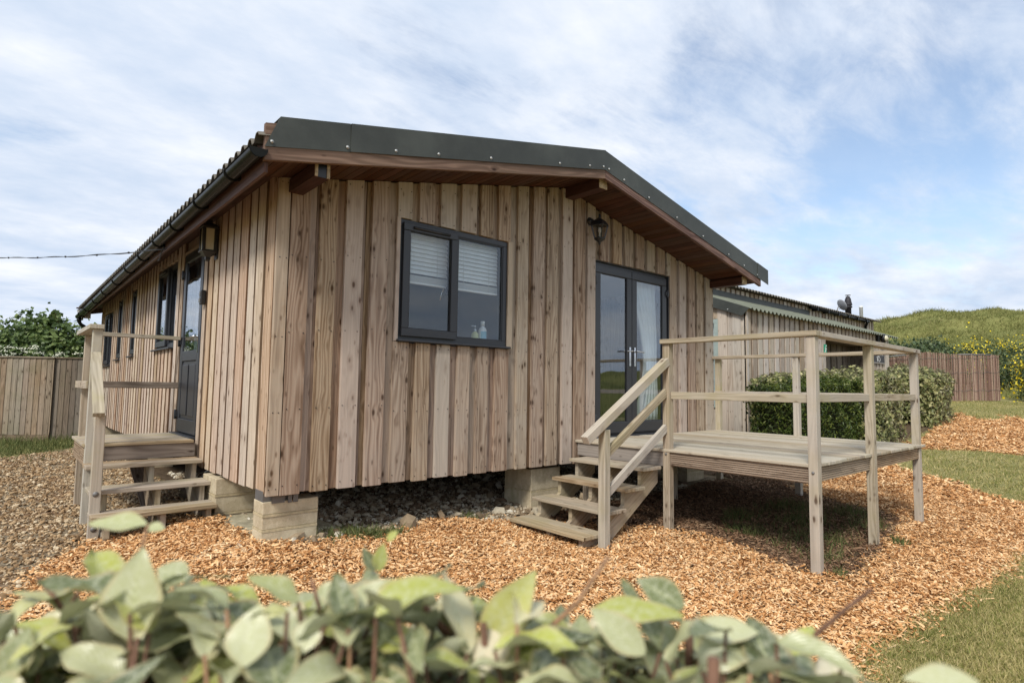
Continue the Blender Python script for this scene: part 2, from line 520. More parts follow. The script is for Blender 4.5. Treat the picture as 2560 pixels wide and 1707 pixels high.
        if recalc:
            bm = bmesh.new()
            bm.from_mesh(me)
            bmesh.ops.recalc_face_normals(bm, faces=bm.faces)
            bm.to_mesh(me)
            bm.free()
        for mm in (mats if isinstance(mats, (list, tuple)) else [mats]):
            me.materials.append(mm)
        o = bpy.data.objects.new(name, me)
        link(o, parent)
        if solid:
            md = o.modifiers.new('solid', 'SOLIDIFY')
            md.thickness = solid
            md.offset = -1
        if bevel:
            md = o.modifiers.new('bevel', 'BEVEL')
            md.width = bevel
            md.segments = 2
            md.limit_method = 'ANGLE'
            md.angle_limit = RAD(40)
            md.harden_normals = False
        return o


def raw_mesh(name, verts, faces_flat, loop_tot, rnd, mats, parent=None, smooth=False, midx=None):
    """fast mesh from numpy arrays; rnd is one value per face"""
    me = bpy.data.meshes.new(name)
    off = np.array(root_loc(parent)) if parent is not None else np.zeros(3)
    nv, nf = len(verts), len(loop_tot)
    me.vertices.add(nv)
    me.vertices.foreach_set('co', (verts - off).astype(np.float32).ravel())
    me.loops.add(len(faces_flat))
    me.loops.foreach_set('vertex_index', faces_flat.astype(np.int32))
    me.polygons.add(nf)
    st = np.concatenate([[0], np.cumsum(loop_tot)[:-1]]).astype(np.int32)
    me.polygons.foreach_set('loop_start', st)
    at = me.attributes.new('rnd', 'FLOAT', 'FACE')
    at.data.foreach_set('value', rnd.astype(np.float32))
    if midx is not None:
        me.polygons.foreach_set('material_index', midx.astype(np.int32))
    me.polygons.foreach_set('use_smooth', np.full(nf, smooth, dtype=bool))
    me.update(calc_edges=True)
    for mm in (mats if isinstance(mats, (list, tuple)) else [mats]):
        me.materials.append(mm)
    o = bpy.data.objects.new(name, me)
    return link(o, parent)


def pieces(name, tv, tf, pos, ax, ay, az, rnd, mats, parent=None, smooth=False):
    """many small copies of one little shape (tv verts, tf equal-length faces) in ONE mesh: leaves of a hedge, chips, pebbles, blades"""
    tv = np.asarray(tv, float)
    tf = np.asarray(tf, int)
    n, k = len(pos), len(tv)
    V = (pos[:, None, :] + tv[None, :, 0, None] * ax[:, None, :] + tv[None, :, 1, None] * ay[:, None, :] + tv[None, :, 2, None] * az[:, None, :]).reshape(-1, 3)
    F = (tf[None] + (np.arange(n) * k)[:, None, None]).reshape(-1)
    lt = np.full(n * len(tf), tf.shape[1])
    return raw_mesh(name, V, F, lt, np.repeat(rnd, len(tf)), mats, parent, smooth)


def unit(a):
    return a / np.maximum(np.linalg.norm(a, axis=-1, keepdims=True), 1e-9)


def rand_frames(n, nrm, spread):
    """random orthonormal frames whose z leans along nrm"""
    z = unit(nrm + rng.normal(size=(n, 3)) * spread)
    a = unit(np.cross(z, rng.normal(size=(n, 3))))
    return a, np.cross(z, a), z


LEAF_V = [(0, -.5, 0), (.5, -.02, .10), (0, .5, -.04), (-.5, -.02, .10), (0, 0, -.05)]
LEAF_F = [(0, 1, 4), (1, 2, 4), (2, 3, 4), (3, 0, 4)]


def leaves(name, pos, nrm, length, width, mat, parent=None, spread=0.55, droop=0.0, jit=0.35):
    n = len(pos)
    ax, ay, az = rand_frames(n, nrm, spread)
    if droop:
        ay = unit(ay + np.array([0, 0, -droop]))
        ax = unit(np.cross(ay, az))
        az = np.cross(ax, ay)
    s = rng.uniform(1 - jit, 1 + jit, n)[:, None]
    return pieces(name, LEAF_V, LEAF_F, pos, ax * s * width, ay * s * length, az * s * length, rng.random(n), mat, parent)


# ------------------------------------------------------------------ zones of the ground
def in_poly(x, y, poly):
    x = np.asarray(x)
    y = np.asarray(y)
    c = np.zeros(x.shape, bool)
    j = len(poly) - 1
    for i in range(len(poly)):
        xi, yi = poly[i]
        xj, yj = poly[j]
        hit = ((yi > y) != (yj > y)) & (x < (xj - xi) * (y - yi) / ((yj - yi) if yj != yi else 1e-9) + xi)
        c ^= hit
        j = i
    return c


LAWN = [(0.9, -3.6), (2.04, -3.37), (2.41, -3.32), (3.0, -3.37), (3.77, -3.44), (4.97, -3.57), (5.76, -3.52), (7.2, -4.2), (9.5, -6.5), (9, -14), (-6, -14), (-6, -6.2), (-1, -5.2)]
PATCH = [(10.2, -1.22), (9.45, -1.33), (9.05, -1.8), (8.75, -2.4), (8.09, -3.21), (7.9, -5), (9.6, -7), (13, -7), (12.2, -3.6), (11.94, -2.68), (11.75, -1.97), (11.2, -1.28)]
CHIP = [(-1.55, -0.1), (-1.33, .46), (-.93, 1.41), (-.44, 1.33), (-.25, 1.55), (0.02, 1.25), (0.0, .3), (.33, -.08), (1.06, -.03), (1.61, .1), (2.43, -.12), (2.52, -.34), (3.1, -.6),
        (3.5, -1.22), (3.72, -1.5), (3.58, -2.05), (3.42, -2.5), (3.55, -2.72), (5.0, -2.45), (6.3, -2.3), (6.6, -.9), (8, -1.2), (12.3, -1.05), (16.6, -.7), (18.5, -1.9), (20, -5), (18, -9),
        (9, -12), (-6, -12), (-9, -4), (-4, -1.2)]
UNDER = [(2.5, -.2), (6.5, -.1), (6.7, -1.0), (6.35, -2.45), (5.0, -2.6), (3.55, -2.8), (3.35, -2.5), (3.5, -2.05), (3.6, -1.5), (3.4, -1.2)]
TUFTS = [(4.1, -1.35), (4.92, -1.2), (5.9, -1.25), (6.2, -2.0), (5.9, -2.35), (4.87, -2.5), (3.75, -2.62), (3.6, -2.3), (3.75, -1.9)]


def wob(x, y, s=1.7, a=.035):
    return a * (np.sin(x * 3.1 * s + y * 1.3) + np.sin(y * 4.3 * s - x * 2.1 + 1) + .6 * np.sin(x * 9.1 + y * 7.7)) / 1.6


def zone(x, y):
    """0 grass, 1 wood chips, 2 gravel, 3 earth under the deck and cabin"""
    xw, yw = x + wob(x, y), y + wob(y + 3, x + 5)
    z = np.zeros(np.shape(x), int)
    grav = (xw > -7) & (xw < 8) & (yw > -1.3) & (yw < 9.0 + .9 * (xw + 1))
    z[grav] = 2
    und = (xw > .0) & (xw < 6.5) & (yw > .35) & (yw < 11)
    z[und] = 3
    z[in_poly(xw, yw, CHIP)] = 1
    z[in_poly(xw, yw, UNDER)] = 3
    z[in_poly(xw, yw, LAWN)] = 0
    z[in_poly(xw, yw, PATCH)] = 0
    z[(x > 6.6) & (y > -.9)] = np.where(z[(x > 6.6) & (y > -.9)] == 1, 1, 3)
    z[(x > 16.6 + wob(x, y, 1, .5))] = 0
    return z


def axis_pts(lo, hi, fine_lo, fine_hi, step, grow=1.22):
    a = list(np.arange(fine_lo, fine_hi + 1e-6, step))
    s = step
    x = fine_hi
    while x < hi:
        s *= grow
        x += s
        a.append(x)
    s = step
    x = fine_lo
    while x > lo:
        s *= grow
        x -= s
        a.insert(0, x)
    return np.array(a)


m, t = new_mat('ground_cover')
_o = t.n('ShaderNodeTexCoord').outputs['Object']


def _vor(scale, hi, lo):
    v = t.n('ShaderNodeTexVoronoi', {'Vector': _o, 'Scale': scale, 'Randomness': 1.0})
    return t.ramp(t.n('ShaderNodeSeparateColor', {0: v.outputs['Color']}).outputs[0], [(0, lo), (1, hi)]), v.outputs['Distance']


_g = t.ramp(t.math('ADD', t.math('MULTIPLY', t.noise(_o, .6, 3, .6).outputs[0], .55), t.math('MULTIPLY', t.noise(_o, 38, 4, .75).outputs[0], .5)),
            [(.32, (.10, .11, .035)), (.5, (.21, .20, .075)), (.68, (.34, .29, .145))])
_cc, _cd = _vor(42, (.46, .245, .10), (.20, .085, .03))
_chip = t.mix(t.math('MULTIPLY', t.smooth(t.noise(_o, 1.1, 4, .6).outputs[0], .42, .72), .45), _cc, (.26, .145, .075))
_pc, _pd = _vor(34, (.30, .245, .17), (.13, .10, .065))
_grv = t.mix(t.math('MULTIPLY', t.smooth(t.noise(_o, 1.6, 4, .65).outputs[0], .45, .65), .6), _pc, (.24, .13, .065))
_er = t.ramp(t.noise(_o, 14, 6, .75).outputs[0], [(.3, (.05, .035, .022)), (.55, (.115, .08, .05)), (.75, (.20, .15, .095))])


def _at(nm):
    return t.n('ShaderNodeAttribute', attribute_name=nm).outputs['Fac']


_c = t.mix(_at('chip'), _g, _chip)
_c = t.mix(_at('gravel'), _c, _grv)
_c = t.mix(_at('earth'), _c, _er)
_h = t.noise(_o, 55, 4, .7).outputs[0]
GROUND = finish(m, t, principled(t, _c, .95, .1, normal=t.n('ShaderNodeBump', {'Height': _h, 'Strength': .8, 'Distance': .02}).outputs[0]))

gx = axis_pts(-320, 420, -3.6, 12.5, .075, 1.16)
gy = axis_pts(-320, 320, -5.2, 6.5, .075, 1.16)
XX, YY = np.meshgrid(gx, gy)
ZZ = gz(XX, YY)
near = (np.abs(XX) < 30) & (np.abs(YY) < 30)
bumpz = .012 * (np.sin(XX * 5.1 + np.sin(YY * 3.3)) * np.sin(YY * 4.7 + XX)) + .008 * np.sin(XX * 13 + YY * 9) * np.sin(YY * 15 - XX * 4)
zn = zone(XX, YY)
ZZ = ZZ + np.where(near, bumpz, 0) + np.where((zn == 1) & near, .012, 0)
ny_, nx_ = XX.shape
ii = np.arange(ny_ * nx_).reshape(ny_, nx_)
quads = np.stack([ii[:-1, :-1], ii[:-1, 1:], ii[1:, 1:], ii[1:, :-1]], -1).reshape(-1)
ground = raw_mesh('ground', np.stack([XX, YY, ZZ], -1).reshape(-1, 3), quads, np.full(len(quads) // 4, 4), np.zeros(len(quads) // 4), GROUND, smooth=True)
for nm, k in (('chip', 1), ('gravel', 2), ('earth', 3)):
    at = ground.data.attributes.new(nm, 'FLOAT', 'POINT')
    at.data.foreach_set('value', (zn == k).astype(np.float32).ravel())
ground['kind'] = 'structure'

# ------------------------------------------------------------------ the timber cabin
WID, LEN, ZB = 6.392, 10.47, -.289
APX = WID / 2
SL = .2118


def drop(y):
    return -.0105 * max(y, 0)


def zs(x):          # soffit underside along the gable
    return 2.861 - SL * abs(x - APX)


def TG(p):          # gable: (along, inwards, up)
    return (p[0], p[1], p[2])


def TS(p):          # long side wall: (along, inwards, up)
    return (p[1], p[0], p[2])


cabin = thing('timber_cabin', 'long low cabin of vertical brown boards with dark green metal verge, raised on blocks', 'cabin', (0, 0, ZB))

WIN = (1.07, 2.355, .975, 2.075)       # gable window opening
DOOR = (3.735, 5.29, -.03, 2.11)       # french door opening
SDOOR = (2.24, 3.19, -.03, 2.10)
SWINS = [(3.63, 4.70, .99, 2.075), (6.30, 6.74, .965, 2.045), (7.70, 8.16, .945, 2.02), (8.92, 9.92, .86, 1.905)]

# cladding of the gable
mb = MB(TG)
outer_full = [(-.022, .072), (.081, .237), (.322, .468), (.546, .701), (.785, .95),
              (2.489, 2.64), (2.712, 2.878), (2.93, 3.1), (3.172, 3.334), (3.369, 3.555), (3.594, 3.735),
              (5.29, 5.44), (5.52, 5.68), (5.75, 5.905), (5.96, 6.124), (6.208, 6.40)]
above = [(1.038, 1.186), (1.262, 1.43), (1.5, 1.675), (1.745, 1.93), (1.985, 2.145), (2.217, 2.38)]
below = [(1.028, 1.184), (1.259, 1.413), (1.492, 1.643), (1.727, 1.874), (1.963, 2.112), (2.198, 2.375)]
above_d = [(3.83, 3.99), (4.07, 4.235), (4.30, 4.47), (4.54, 4.70), (4.77, 4.94), (5.0, 5.17), (5.22, 5.30)]


def board(mb, a, b, z0, z1a, z1b, d0, d1, mat=0, edge=None):
    r = random.random()
    k = random.uniform(-.0035, .0035)
    mb.hexa([(a - k, d0, z0), (b - k, d0, z0), (b - k, d1, z0), (a - k, d1, z0), (a + k, d0, z1a), (b + k, d0, z1b), (b + k, d1, z1b), (a + k, d1, z1a)], mat, (0, 0, 1), r)
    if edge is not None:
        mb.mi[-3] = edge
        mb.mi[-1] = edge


for a, b in outer_full:
    j = random.uniform(-.006, .006)
    e = random.uniform(-.002, .003)
    board(mb, a, b, ZB + j, min(zs(a), zs(a)) - .004, zs(b) - .004, e, .032)
for a, b in above:
    board(mb, a, b, WIN[3] + random.uniform(0, .012), zs(a) - .004, zs(b) - .004, random.uniform(-.002, .003), .032)
for a, b in above_d:
    board(mb, a, b, DOOR[3] + random.uniform(0, .006), zs(a) - .004, zs(b) - .004, random.uniform(-.002, .003), .032)
for a, b in below:
    board(mb, a, b, ZB + random.uniform(-.006, .006), WIN[2] - .025, WIN[2] - .025, random.uniform(-.002, .003), .032)
# narrow upright trims each side of the window
mb.box((1.032, -.001, WIN[2] - .02), (1.068, .022, WIN[3] + .01), 0, (0, 0, 1))
mb.box((2.357, .001, WIN[2] - .02), (2.42, .022, WIN[3] + .01), 0, (0, 0, 1))
# the boards underneath
x = 0.0
while x < WID - .02:
    b = min(x + random.uniform(.13, .17), WID)
    segs = [(ZB + .006, None)]
    if b > WIN[0] and x < WIN[1]:
        segs = [(ZB + .006, WIN[2] - .03), (WIN[3] + .004, None)]
        x0, b0 = x, b
        if x < WIN[0] - .02:
            b = WIN[0] - .002
            segs = [(ZB + .006, None)]
        elif b > WIN[1] and x < WIN[1] - .02:
            b = WIN[1]
    if b > DOOR[0] and x < DOOR[1]:
        segs = [(DOOR[3] + .004, None)]
        if x < DOOR[0] - .01:
            b = DOOR[0] - .001
            segs = [(ZB + .006, None)]
        elif b > DOOR[1]:
            b = DOOR[1]
    for z0, z1 in segs:
        board(mb, x + .001, b - .001, z0, z1 if z1 else zs(x) - .006, z1 if z1 else zs(b) - .006, .0325, .05, 1)
    if DOOR[0] <= x < DOOR[1] and b <= DOOR[1]:
        board(mb, x + .001, b - .001, ZB + .006, DOOR[2], DOOR[2], .0325, .05, 1)
    x = b
for a, b in outer_full + above + below:
    full = (a, b) in outer_full
    lo_, hi_ = (ZB + .05, zs((a + b) / 2) - .06) if full else ((WIN[3] + .05, zs(a) - .06) if (a, b) in above else (ZB + .05, WIN[2] - .07))
    nrow = max(2, int((hi_ - lo_) / .55) + 1)
    for i in range(nrow):
        zz = lo_ + (hi_ - lo_) * i / (nrow - 1) + random.uniform(-.02, .02)
        for xx in (a + .022, b - .022):
            if b - a > .08:
                xx += random.uniform(-.006, .006)
                mb.box((xx - .0042, -.0045, zz - .0042), (xx + .0042, .002, zz + .0042), 2)
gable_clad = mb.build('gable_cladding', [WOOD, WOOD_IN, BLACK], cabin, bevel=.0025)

# cladding of the long side
mb = MB(TS)
bat = [(2.118, 2.235), (1.903, 2.059), (1.699, 1.847), (1.471, 1.653), (1.257, 1.421), (1.039, 1.209), (.791, .994), (.586, .749), (.369, .547), (.119, .308), (.022, .085)]
y = 3.195
while y < LEN - .1:
    wd_ = random.uniform(.12, .15)
    bat.append((y, y + wd_))
    y += wd_ + random.uniform(.07, .085)
bat.append((LEN - .09, LEN))
OPS = [SDOOR] + SWINS


def split_z(a, b, z0, z1, ops, eps=.01):
    out = [(z0, z1)]
    for (u0, u1, w0, w1) in ops:
        if b > u0 + eps and a < u1 - eps:
            nxt = []
            for (p, q) in out:
                if w0 > p:
                    nxt.append((p, min(q, w0 - .022)))
                if w1 < q:
                    nxt.append((max(p, w1 + .004), q))
            out = nxt
    return [(p, q) for p, q in out if q - p > .05]


def clip_u(a, b, ops):
    """keep boards from crossing the jambs of an opening"""
    for (u0, u1, w0, w1) in ops:
        if a < u0 < b:
            if u0 - a > b - u0:
                b = u0 - .002
            else:
                a = u0
        if a < u1 < b:
            if b - u1 > u1 - a:
                a = u1 + .002
            else:
                b = u1
    return a, b


for a, b in bat:
    a, b = clip_u(a, b, OPS)
    for p, q in split_z(a, b, ZB + random.uniform(-.006, .006), 2.255 + drop(a), OPS):
        board(mb, a, b, p, q, q, random.uniform(-.002, .003), .032, 0, 2)  # side faces get the darker brown as gap shade
y = 0.045
while y < LEN - .02:
    b = min(y + .145, LEN)
    a2, b2 = clip_u(y, b, OPS)
    for p, q in split_z(a2, b2, ZB + .006, 2.25 + drop(y), OPS):
        board(mb, a2 + .001, b2 - .001, p, q, q, .0325, .05, 1)
    y = b
for (u0, u1, w0, w1) in SWINS:          # lintel strip over each side window
    mb.box((u0 - .02, .004, w1 + .006), (u1 + .02, .0222, w1 + .07), 1)
mb.box((SDOOR[0], .004, SDOOR[3] + .004 - .06), (SDOOR[1], .0222, SDOOR[3] - .002), 1)
mb.build('side_cladding', [WOOD_SIDE, WOOD_IN, GAPBROWN], cabin, bevel=.002)

# plain boarded right and rear walls, floor, inner walls
mb = MB()
y = .05
while y < LEN - .05:
    mb.box((WID, y, ZB), (WID + .022, min(y + .15, LEN), 2.0), 0, (0, 0, 1))
    y += .22
mb.box((WID - .05, .045, ZB), (WID - .001, LEN, 2.135), 1, (0, 0, 1))
mb.hexa([(0, LEN, ZB), (WID, LEN, ZB), (WID, LEN + .05, ZB), (0, LEN + .05, ZB), (0, LEN, 1.98), (WID, LEN, 1.98), (WID, LEN + .05, 1.98), (0, LEN + .05, 1.98)], 0, (0, 0, 1))
mb.hexa([(0, LEN + .001, 1.98), (WID, LEN + .001, 1.98), (WID, LEN + .049, 1.98), (0, LEN + .049, 1.98), (APX - .1, LEN + .001, 2.7), (APX + .1, LEN + .001, 2.7), (APX + .1, LEN + .049, 2.7), (APX - .1, LEN + .049, 2.7)], 0, (0, 0, 1))
mb.build('rear_cladding', [WOOD_SIDE, WOOD_IN], cabin)


def wall_pieces(mb, T, u0, u1, z0, z1, d0, d1, ops):
    cuts = sorted({u0, u1} | {c for o in ops for c in (o[0], o[1])})
    for a, b in zip(cuts[:-1], cuts[1:]):
        mid = (a + b) / 2
        zz = [(z0, z1)]
        for (p0, p1, w0, w1) in ops:
            if p0 < mid < p1:
                zz = [(z0, w0 - .03), (w1 + .005, z1)]
        for p, q in zz:
            if q > p:
                mb.box(T((a, d0, p)), T((b, d1, q)))


mb = MB()
wall_pieces(mb, TG, .12, WID - .12, -.02, 2.13, .062, .13, [WIN, DOOR])
wall_pieces(mb, TS, .131, LEN, -.02, 2.0, .062, .13, [SDOOR] + SWINS)
mb.box((.131, 3.05, -.02), (WID - .12, 3.13, 2.13))
mb.box((2.85, .131, -.02), (2.93, 3.049, 2.13))
mb.box((.06, .131, 2.131), (WID - .06, LEN, 2.17))
mb.build('interior_wall', PLASTER, cabin)
mb = MB()
mb.box((.05, .05, -.2), (WID - .06, LEN - .01, -.021))
mb.build('floor', FLOORM, cabin)
mb = MB()
for yy in (.06, 2.6, 5.2, 7.8, 10.3):
    mb.box((.05, yy, ZB + .02), (WID - .1, yy + .09, -.201))
mb.box((.06, .16, ZB + .02), (.15, LEN - .05, -.202))
mb.build('floor_joist', RISER, cabin)

# roof sheets with real corrugations
def corrugated(mb, x0, z0, x1, z1, y0, y1, pitch=.155, amp=.019, n=8, dr=drop, swap=False):
    cols = int((y1 - y0) / pitch * n)
    pts = []
    for (xx, zz) in ((x0, z0), (x1, z1)):
        for i in range(cols + 1):
            yy = y0 + (y1 - y0) * i / cols
            c = math.sin(2 * math.pi * (yy - y0) / pitch)
            c = max(-1, min(1, c * 1.5))
            q = (xx, yy, zz + amp * c + dr(yy))
            pts.append((q[1], q[0], q[2]) if swap else q)
    mb.grid(pts, cols + 1, 2, smooth=False)


mb = MB()
corrugated(mb, -.375, 2.225, APX, 2.225 + SL * (APX + .375), -.585, LEN + .55, amp=.027)
corrugated(mb, APX, 2.225 + SL * (APX + .375), WID + .42, 2.225 - .009, -.585, LEN + .55, amp=.027)
mb.build('roof_sheet', SHEET, cabin, recalc=False, solid=.006)
mb = MB()
mb.box((APX - .17, -.58, 3.02), (APX + .17, LEN + .5, 3.03))
mb.build('ridge_capping', FLASH, cabin)

# bargeboards
mb = MB()


def sloped(mb, xa, xb, ya, yb, zlo, zhi, mat=0):
    """board on the gable slope; zlo and zhi give its lower and upper edge at x"""
    mb.hexa([(xa, ya, zlo(xa)), (xb, ya, zlo(xb)), (xb, yb, zlo(xb)), (xa, yb, zlo(xa)),
             (xa, ya, zhi(xa)), (xb, ya, zhi(xb)), (xb, yb, zhi(xb)), (xa, yb, zhi(xa))], mat, (xb - xa, 0, zlo(xb) - zlo(xa)))


bl_ = lambda x: 2.817 - SL * abs(x - 3.214)
bh_ = lambda x: bl_(x) + .262
sloped(mb, -.333, 3.2135, -.585, -.548, bl_, bh_)
sloped(mb, 3.2145, 6.715, -.585, -.548, bl_, bh_)
mb.build('bargeboard', BARGE, cabin, bevel=.004)
mb = MB()
sloped(mb, -.3, APX, LEN + .54, LEN + .575, lambda x: bl_(x) - .1, lambda x: bh_(x) - .1)
sloped(mb, APX, 6.7, LEN + .54, LEN + .575, lambda x: bl_(x) - .1, lambda x: bh_(x) - .1)
mb.build('rear_bargeboard', FASC, cabin)
mb = MB()
mb.hexa([(-.36, LEN + .50, 1.90), (-.15, LEN + .50, 1.90), (-.15, LEN + .53, 1.90), (-.36, LEN + .53, 1.90), (-.40, LEN + .50, 2.075), (-.15, LEN + .50, 2.10), (-.15, LEN + .53, 2.10), (-.40, LEN + .53, 2.075)])
mb.box((-.41, LEN + .44, 2.105), (-.15, LEN + .6, 2.12), 1)
mb.build('rear_box_end', [WHITEB, FASC], cabin)

# metal verge flashing, in lapped lengths, with its screws
mb = MB()
ft = lambda x: 3.125 - SL * abs(x - 3.205)
fb = lambda x: ft(x) - .217
ends = [(-.334, .30), (.298, 3.205)]


def vpiece(xa, xb, y0, th=.005, cut=0.0, cutr=0.0):
    mb.hexa([(xa, y0 - th, fb(xa)), (xb, y0 - th, fb(xb)), (xb, y0, fb(xb)), (xa, y0, fb(xa)),
             (xa + cut, y0 - th, ft(xa + cut)), (xb + cutr, y0 - th, ft(xb + cutr)), (xb + cutr, y0, ft(xb + cutr)), (xa + cut, y0, ft(xa + cut))], 0, (1, 0, SL))
    mb.hexa([(xa + cut, y0, ft(xa + cut) - .004), (xb, y0, ft(xb) - .004), (xb, y0 + .17, ft(xb) - .004), (xa + cut, y0 + .17, ft(xa + cut) - .004),
             (xa + cut, y0, ft(xa + cut)), (xb, y0, ft(xb)), (xb, y0 + .17, ft(xb)), (xa + cut, y0 + .17, ft(xa + cut))], 0, (1, 0, SL))


vpiece(-.334, .29, -.587, .005, .097, -.015)
vpiece(.28, 3.2045, -.593)
vpiece(3.2055, 6.66, -.587)
vpiece(6.60, 6.92, -.593)
verge = mb.build('verge_flashing', FLASH, cabin)
for sx in (-.29, .255, .66, 1.06, 1.62, 2.50, 2.95, 3.17, 3.26, 3.52, 3.98, 4.55, 5.14, 5.78, 6.20, 6.58):
    scr = MB()
    scr.lathe([(.013, 0), (.0125, -.003), (.007, -.004), (.0065, -.009), (.002, -.010)], (sx, -.598, fb(sx) + .033), 10, axis='Y')
    scr.build('screw', SCREW, verge)

# soffit planks under the verge, eave soffit and fascia
mb = MB()
x = -.30
while x < 6.68:
    b = min(x + .098, 6.68)
    if x < APX < b:
        b = APX
    mb.hexa([(x + .002, -.547, zs(x)), (b - .002, -.547, zs(b)), (b - .002, .02, zs(b)), (x + .002, .02, zs(x)),
             (x + .002, -.547, zs(x) + .02), (b - .002, -.547, zs(b) + .02), (b - .002, .02, zs(b) + .02), (x + .002, .02, zs(x) + .02)], 0, (0, 1, 0))
    x = b
soffit = mb.build('soffit', SOFF, cabin, bevel=.004)
mb = MB()
for ya, yb in ((-.546, 2.98), (2.985, 6.9), (6.905, LEN + .53)):
    for (xa, xb, za, zb2) in ((-.318, -.292, 1.995, 2.235),):
        mb.hexa([(xa, ya, za + drop(ya)), (xb, ya, za + drop(ya)), (xb, yb, za + drop(yb)), (xa, yb, za + drop(yb)),
                 (xa, ya, zb2 + drop(ya)), (xb, ya, zb2 + drop(ya)), (xb, yb, zb2 + drop(yb)), (xa, yb, zb2 + drop(yb))], 0, (0, 1, 0))
mb.build('fascia', FASC, cabin, bevel=.003)
mb = MB()
ya, yb = -.546, LEN + .5
for ya, yb in ((-.0, LEN + .5),):
    mb.hexa([(-.291, ya, 2.185), (.06, ya, 2.262), (.06, yb, 2.262 + drop(yb)), (-.291, yb, 2.185 + drop(yb)), (-.291, ya, 2.198), (.06, ya, 2.275), (.06, yb, 2.275 + drop(yb)), (-.291, yb, 2.198 + drop(yb))], 0, (0, 1, 0))
mb.build('eave_soffit', FASC, cabin)
# three stained beams carry the verge
for (xa, xb, za, zb2) in ((.052, .165, 2.074, 2.178), (3.205, 3.335, 2.738, 2.852), (6.312, 6.44, 2.072, 2.18)):
    mb = MB()
    mb.box((xa, -.50, za), (xb, .018, zb2), 0, (0, 1, 0))
    if xa < 1:
        mb.box((xa, -.512, za), (xa + .022, -.5005, zb2), 1)
        mb.box((xb - .022, -.512, za), (xb, -.5005, zb2), 1)
        mb.box((xa + .0225, -.503, za), (xb - .0225, -.5005, zb2), 2)
    else:
        mb.box((xa, -.512, za), (xb, -.5005, zb2), 1)
    mb.build('roof_beam', [BEAMW, ENDGRAIN, BLACK], cabin, bevel=.004)

# gutter, half round, with brackets, and its downpipe
GX, GR = -.375, .057


def gutz(y):
    return 2.135 - .0188 * (y + .76)


mb = MB()
pts = []
for yy in (-.60, LEN + .35):
    for k in range(13):
        a = math.pi + math.pi * k / 12
        pts.append((GX + GR * math.cos(a), yy, gutz(yy) + GR * math.sin(a)))
mb.grid(pts, 13, 2)
pts = []
for yy in (-.60, LEN + .35):
    for k in range(13):
        a = math.pi + math.pi * k / 12
        pts.append((GX + (GR - .005) * math.cos(a), yy, gutz(yy) + (GR - .005) * math.sin(a)))
mb.grid(pts, 13, 2)
for sx in (-1, 1):
    mb.tube([(GX + sx * GR, -.6, gutz(-.6)), (GX + sx * GR, LEN + .35, gutz(LEN + .35))], .006, 6)
for yy in (-.60, LEN + .35):
    half = [(GX + .061 * math.cos(math.pi + math.pi * k / 12), gutz(yy) + .061 * math.sin(math.pi + math.pi * k / 12)) for k in range(13)]
    for dy_ in (-.004, .004):
        b_ = len(mb.v)
        mb.v += [Vector((px_, yy + dy_, pz_)) for px_, pz_ in half]
        mb._quad([b_ + i for i in range(13)], [(0, 0)] * 13, 0, .5, False)
gutter = mb.build('gutter', GUTT, cabin, recalc=False)
for yy in (-.02, .88, 1.78, 2.62, 3.5, 4.45, 5.55, 6.7, 7.9, 9.2, 10.2):
    br = MB()
    pth = [(GX + (GR + .004) * math.cos(math.pi + math.pi * k / 10), yy, gutz(yy) + (GR + .004) * math.sin(math.pi + math.pi * k / 10)) for k in range(11)]
    br.tube([(GX - GR - .004, yy, gutz(yy) + .012)] + pth + [(-.320, yy, gutz(yy) - .01)], .008, 6)
    br.box((-.333, yy - .022, gutz(yy) - .05), (-.3185, yy + .022, gutz(yy) + .035))
    br.build('bracket', GUTT, gutter)
mb = MB()
yd = LEN + .18
zg = gutz(yd)
mb.tube([(GX, yd, zg - .05), (GX, yd, zg - .13), (GX + .04, yd, zg - .19), (GX + .22, yd, zg - .30), (-.09, yd - .02, zg - .37), (-.09, yd - .02, zg - .62)], .036, 10)
mb.tube([(-.09, yd - .02, zg - .62), (-.09, yd - .02, -.55)], .034, 10)
mb.lathe([(.043, -.03), (.043, .03)], (GX, yd, zg - .09), 12)
mb.lathe([(.043, -.03), (.043, .03)], (-.09, yd - .02, zg - .62), 12)
mb.box((-.16, yd - .03, zg - .63), (.0, yd - .01, zg - .60))
mb.build('downpipe', GUTT, cabin)


# windows and doors
def rect_frame(mb, u0, u1, z0, z1, wdt, d0, d1, bot=None, mat=0):
    bot = wdt if bot is None else bot
    mb.box((u0, d0, z0), (u1, d1, z0 + bot), mat)
    mb.box((u0, d0, z1 - wdt), (u1, d1, z1), mat)
    mb.box((u0, d0, z0 + bot), (u0 + wdt, d1, z1 - wdt), mat)
    mb.box((u1 - wdt, d0, z0 + bot), (u1, d1, z1 - wdt), mat)


def pane(T, u0, u1, z0, z1, d, parent, mat=None):
    mb = MB(T)
    mb.hexa([(u0, d, z0), (u1, d, z0), (u1, d + .004, z0), (u0, d + .004, z0), (u0, d, z1), (u1, d, z1), (u1, d + .004, z1), (u0, d + .004, z1)])
    return mb.build('pane', mat or GLASS, parent)


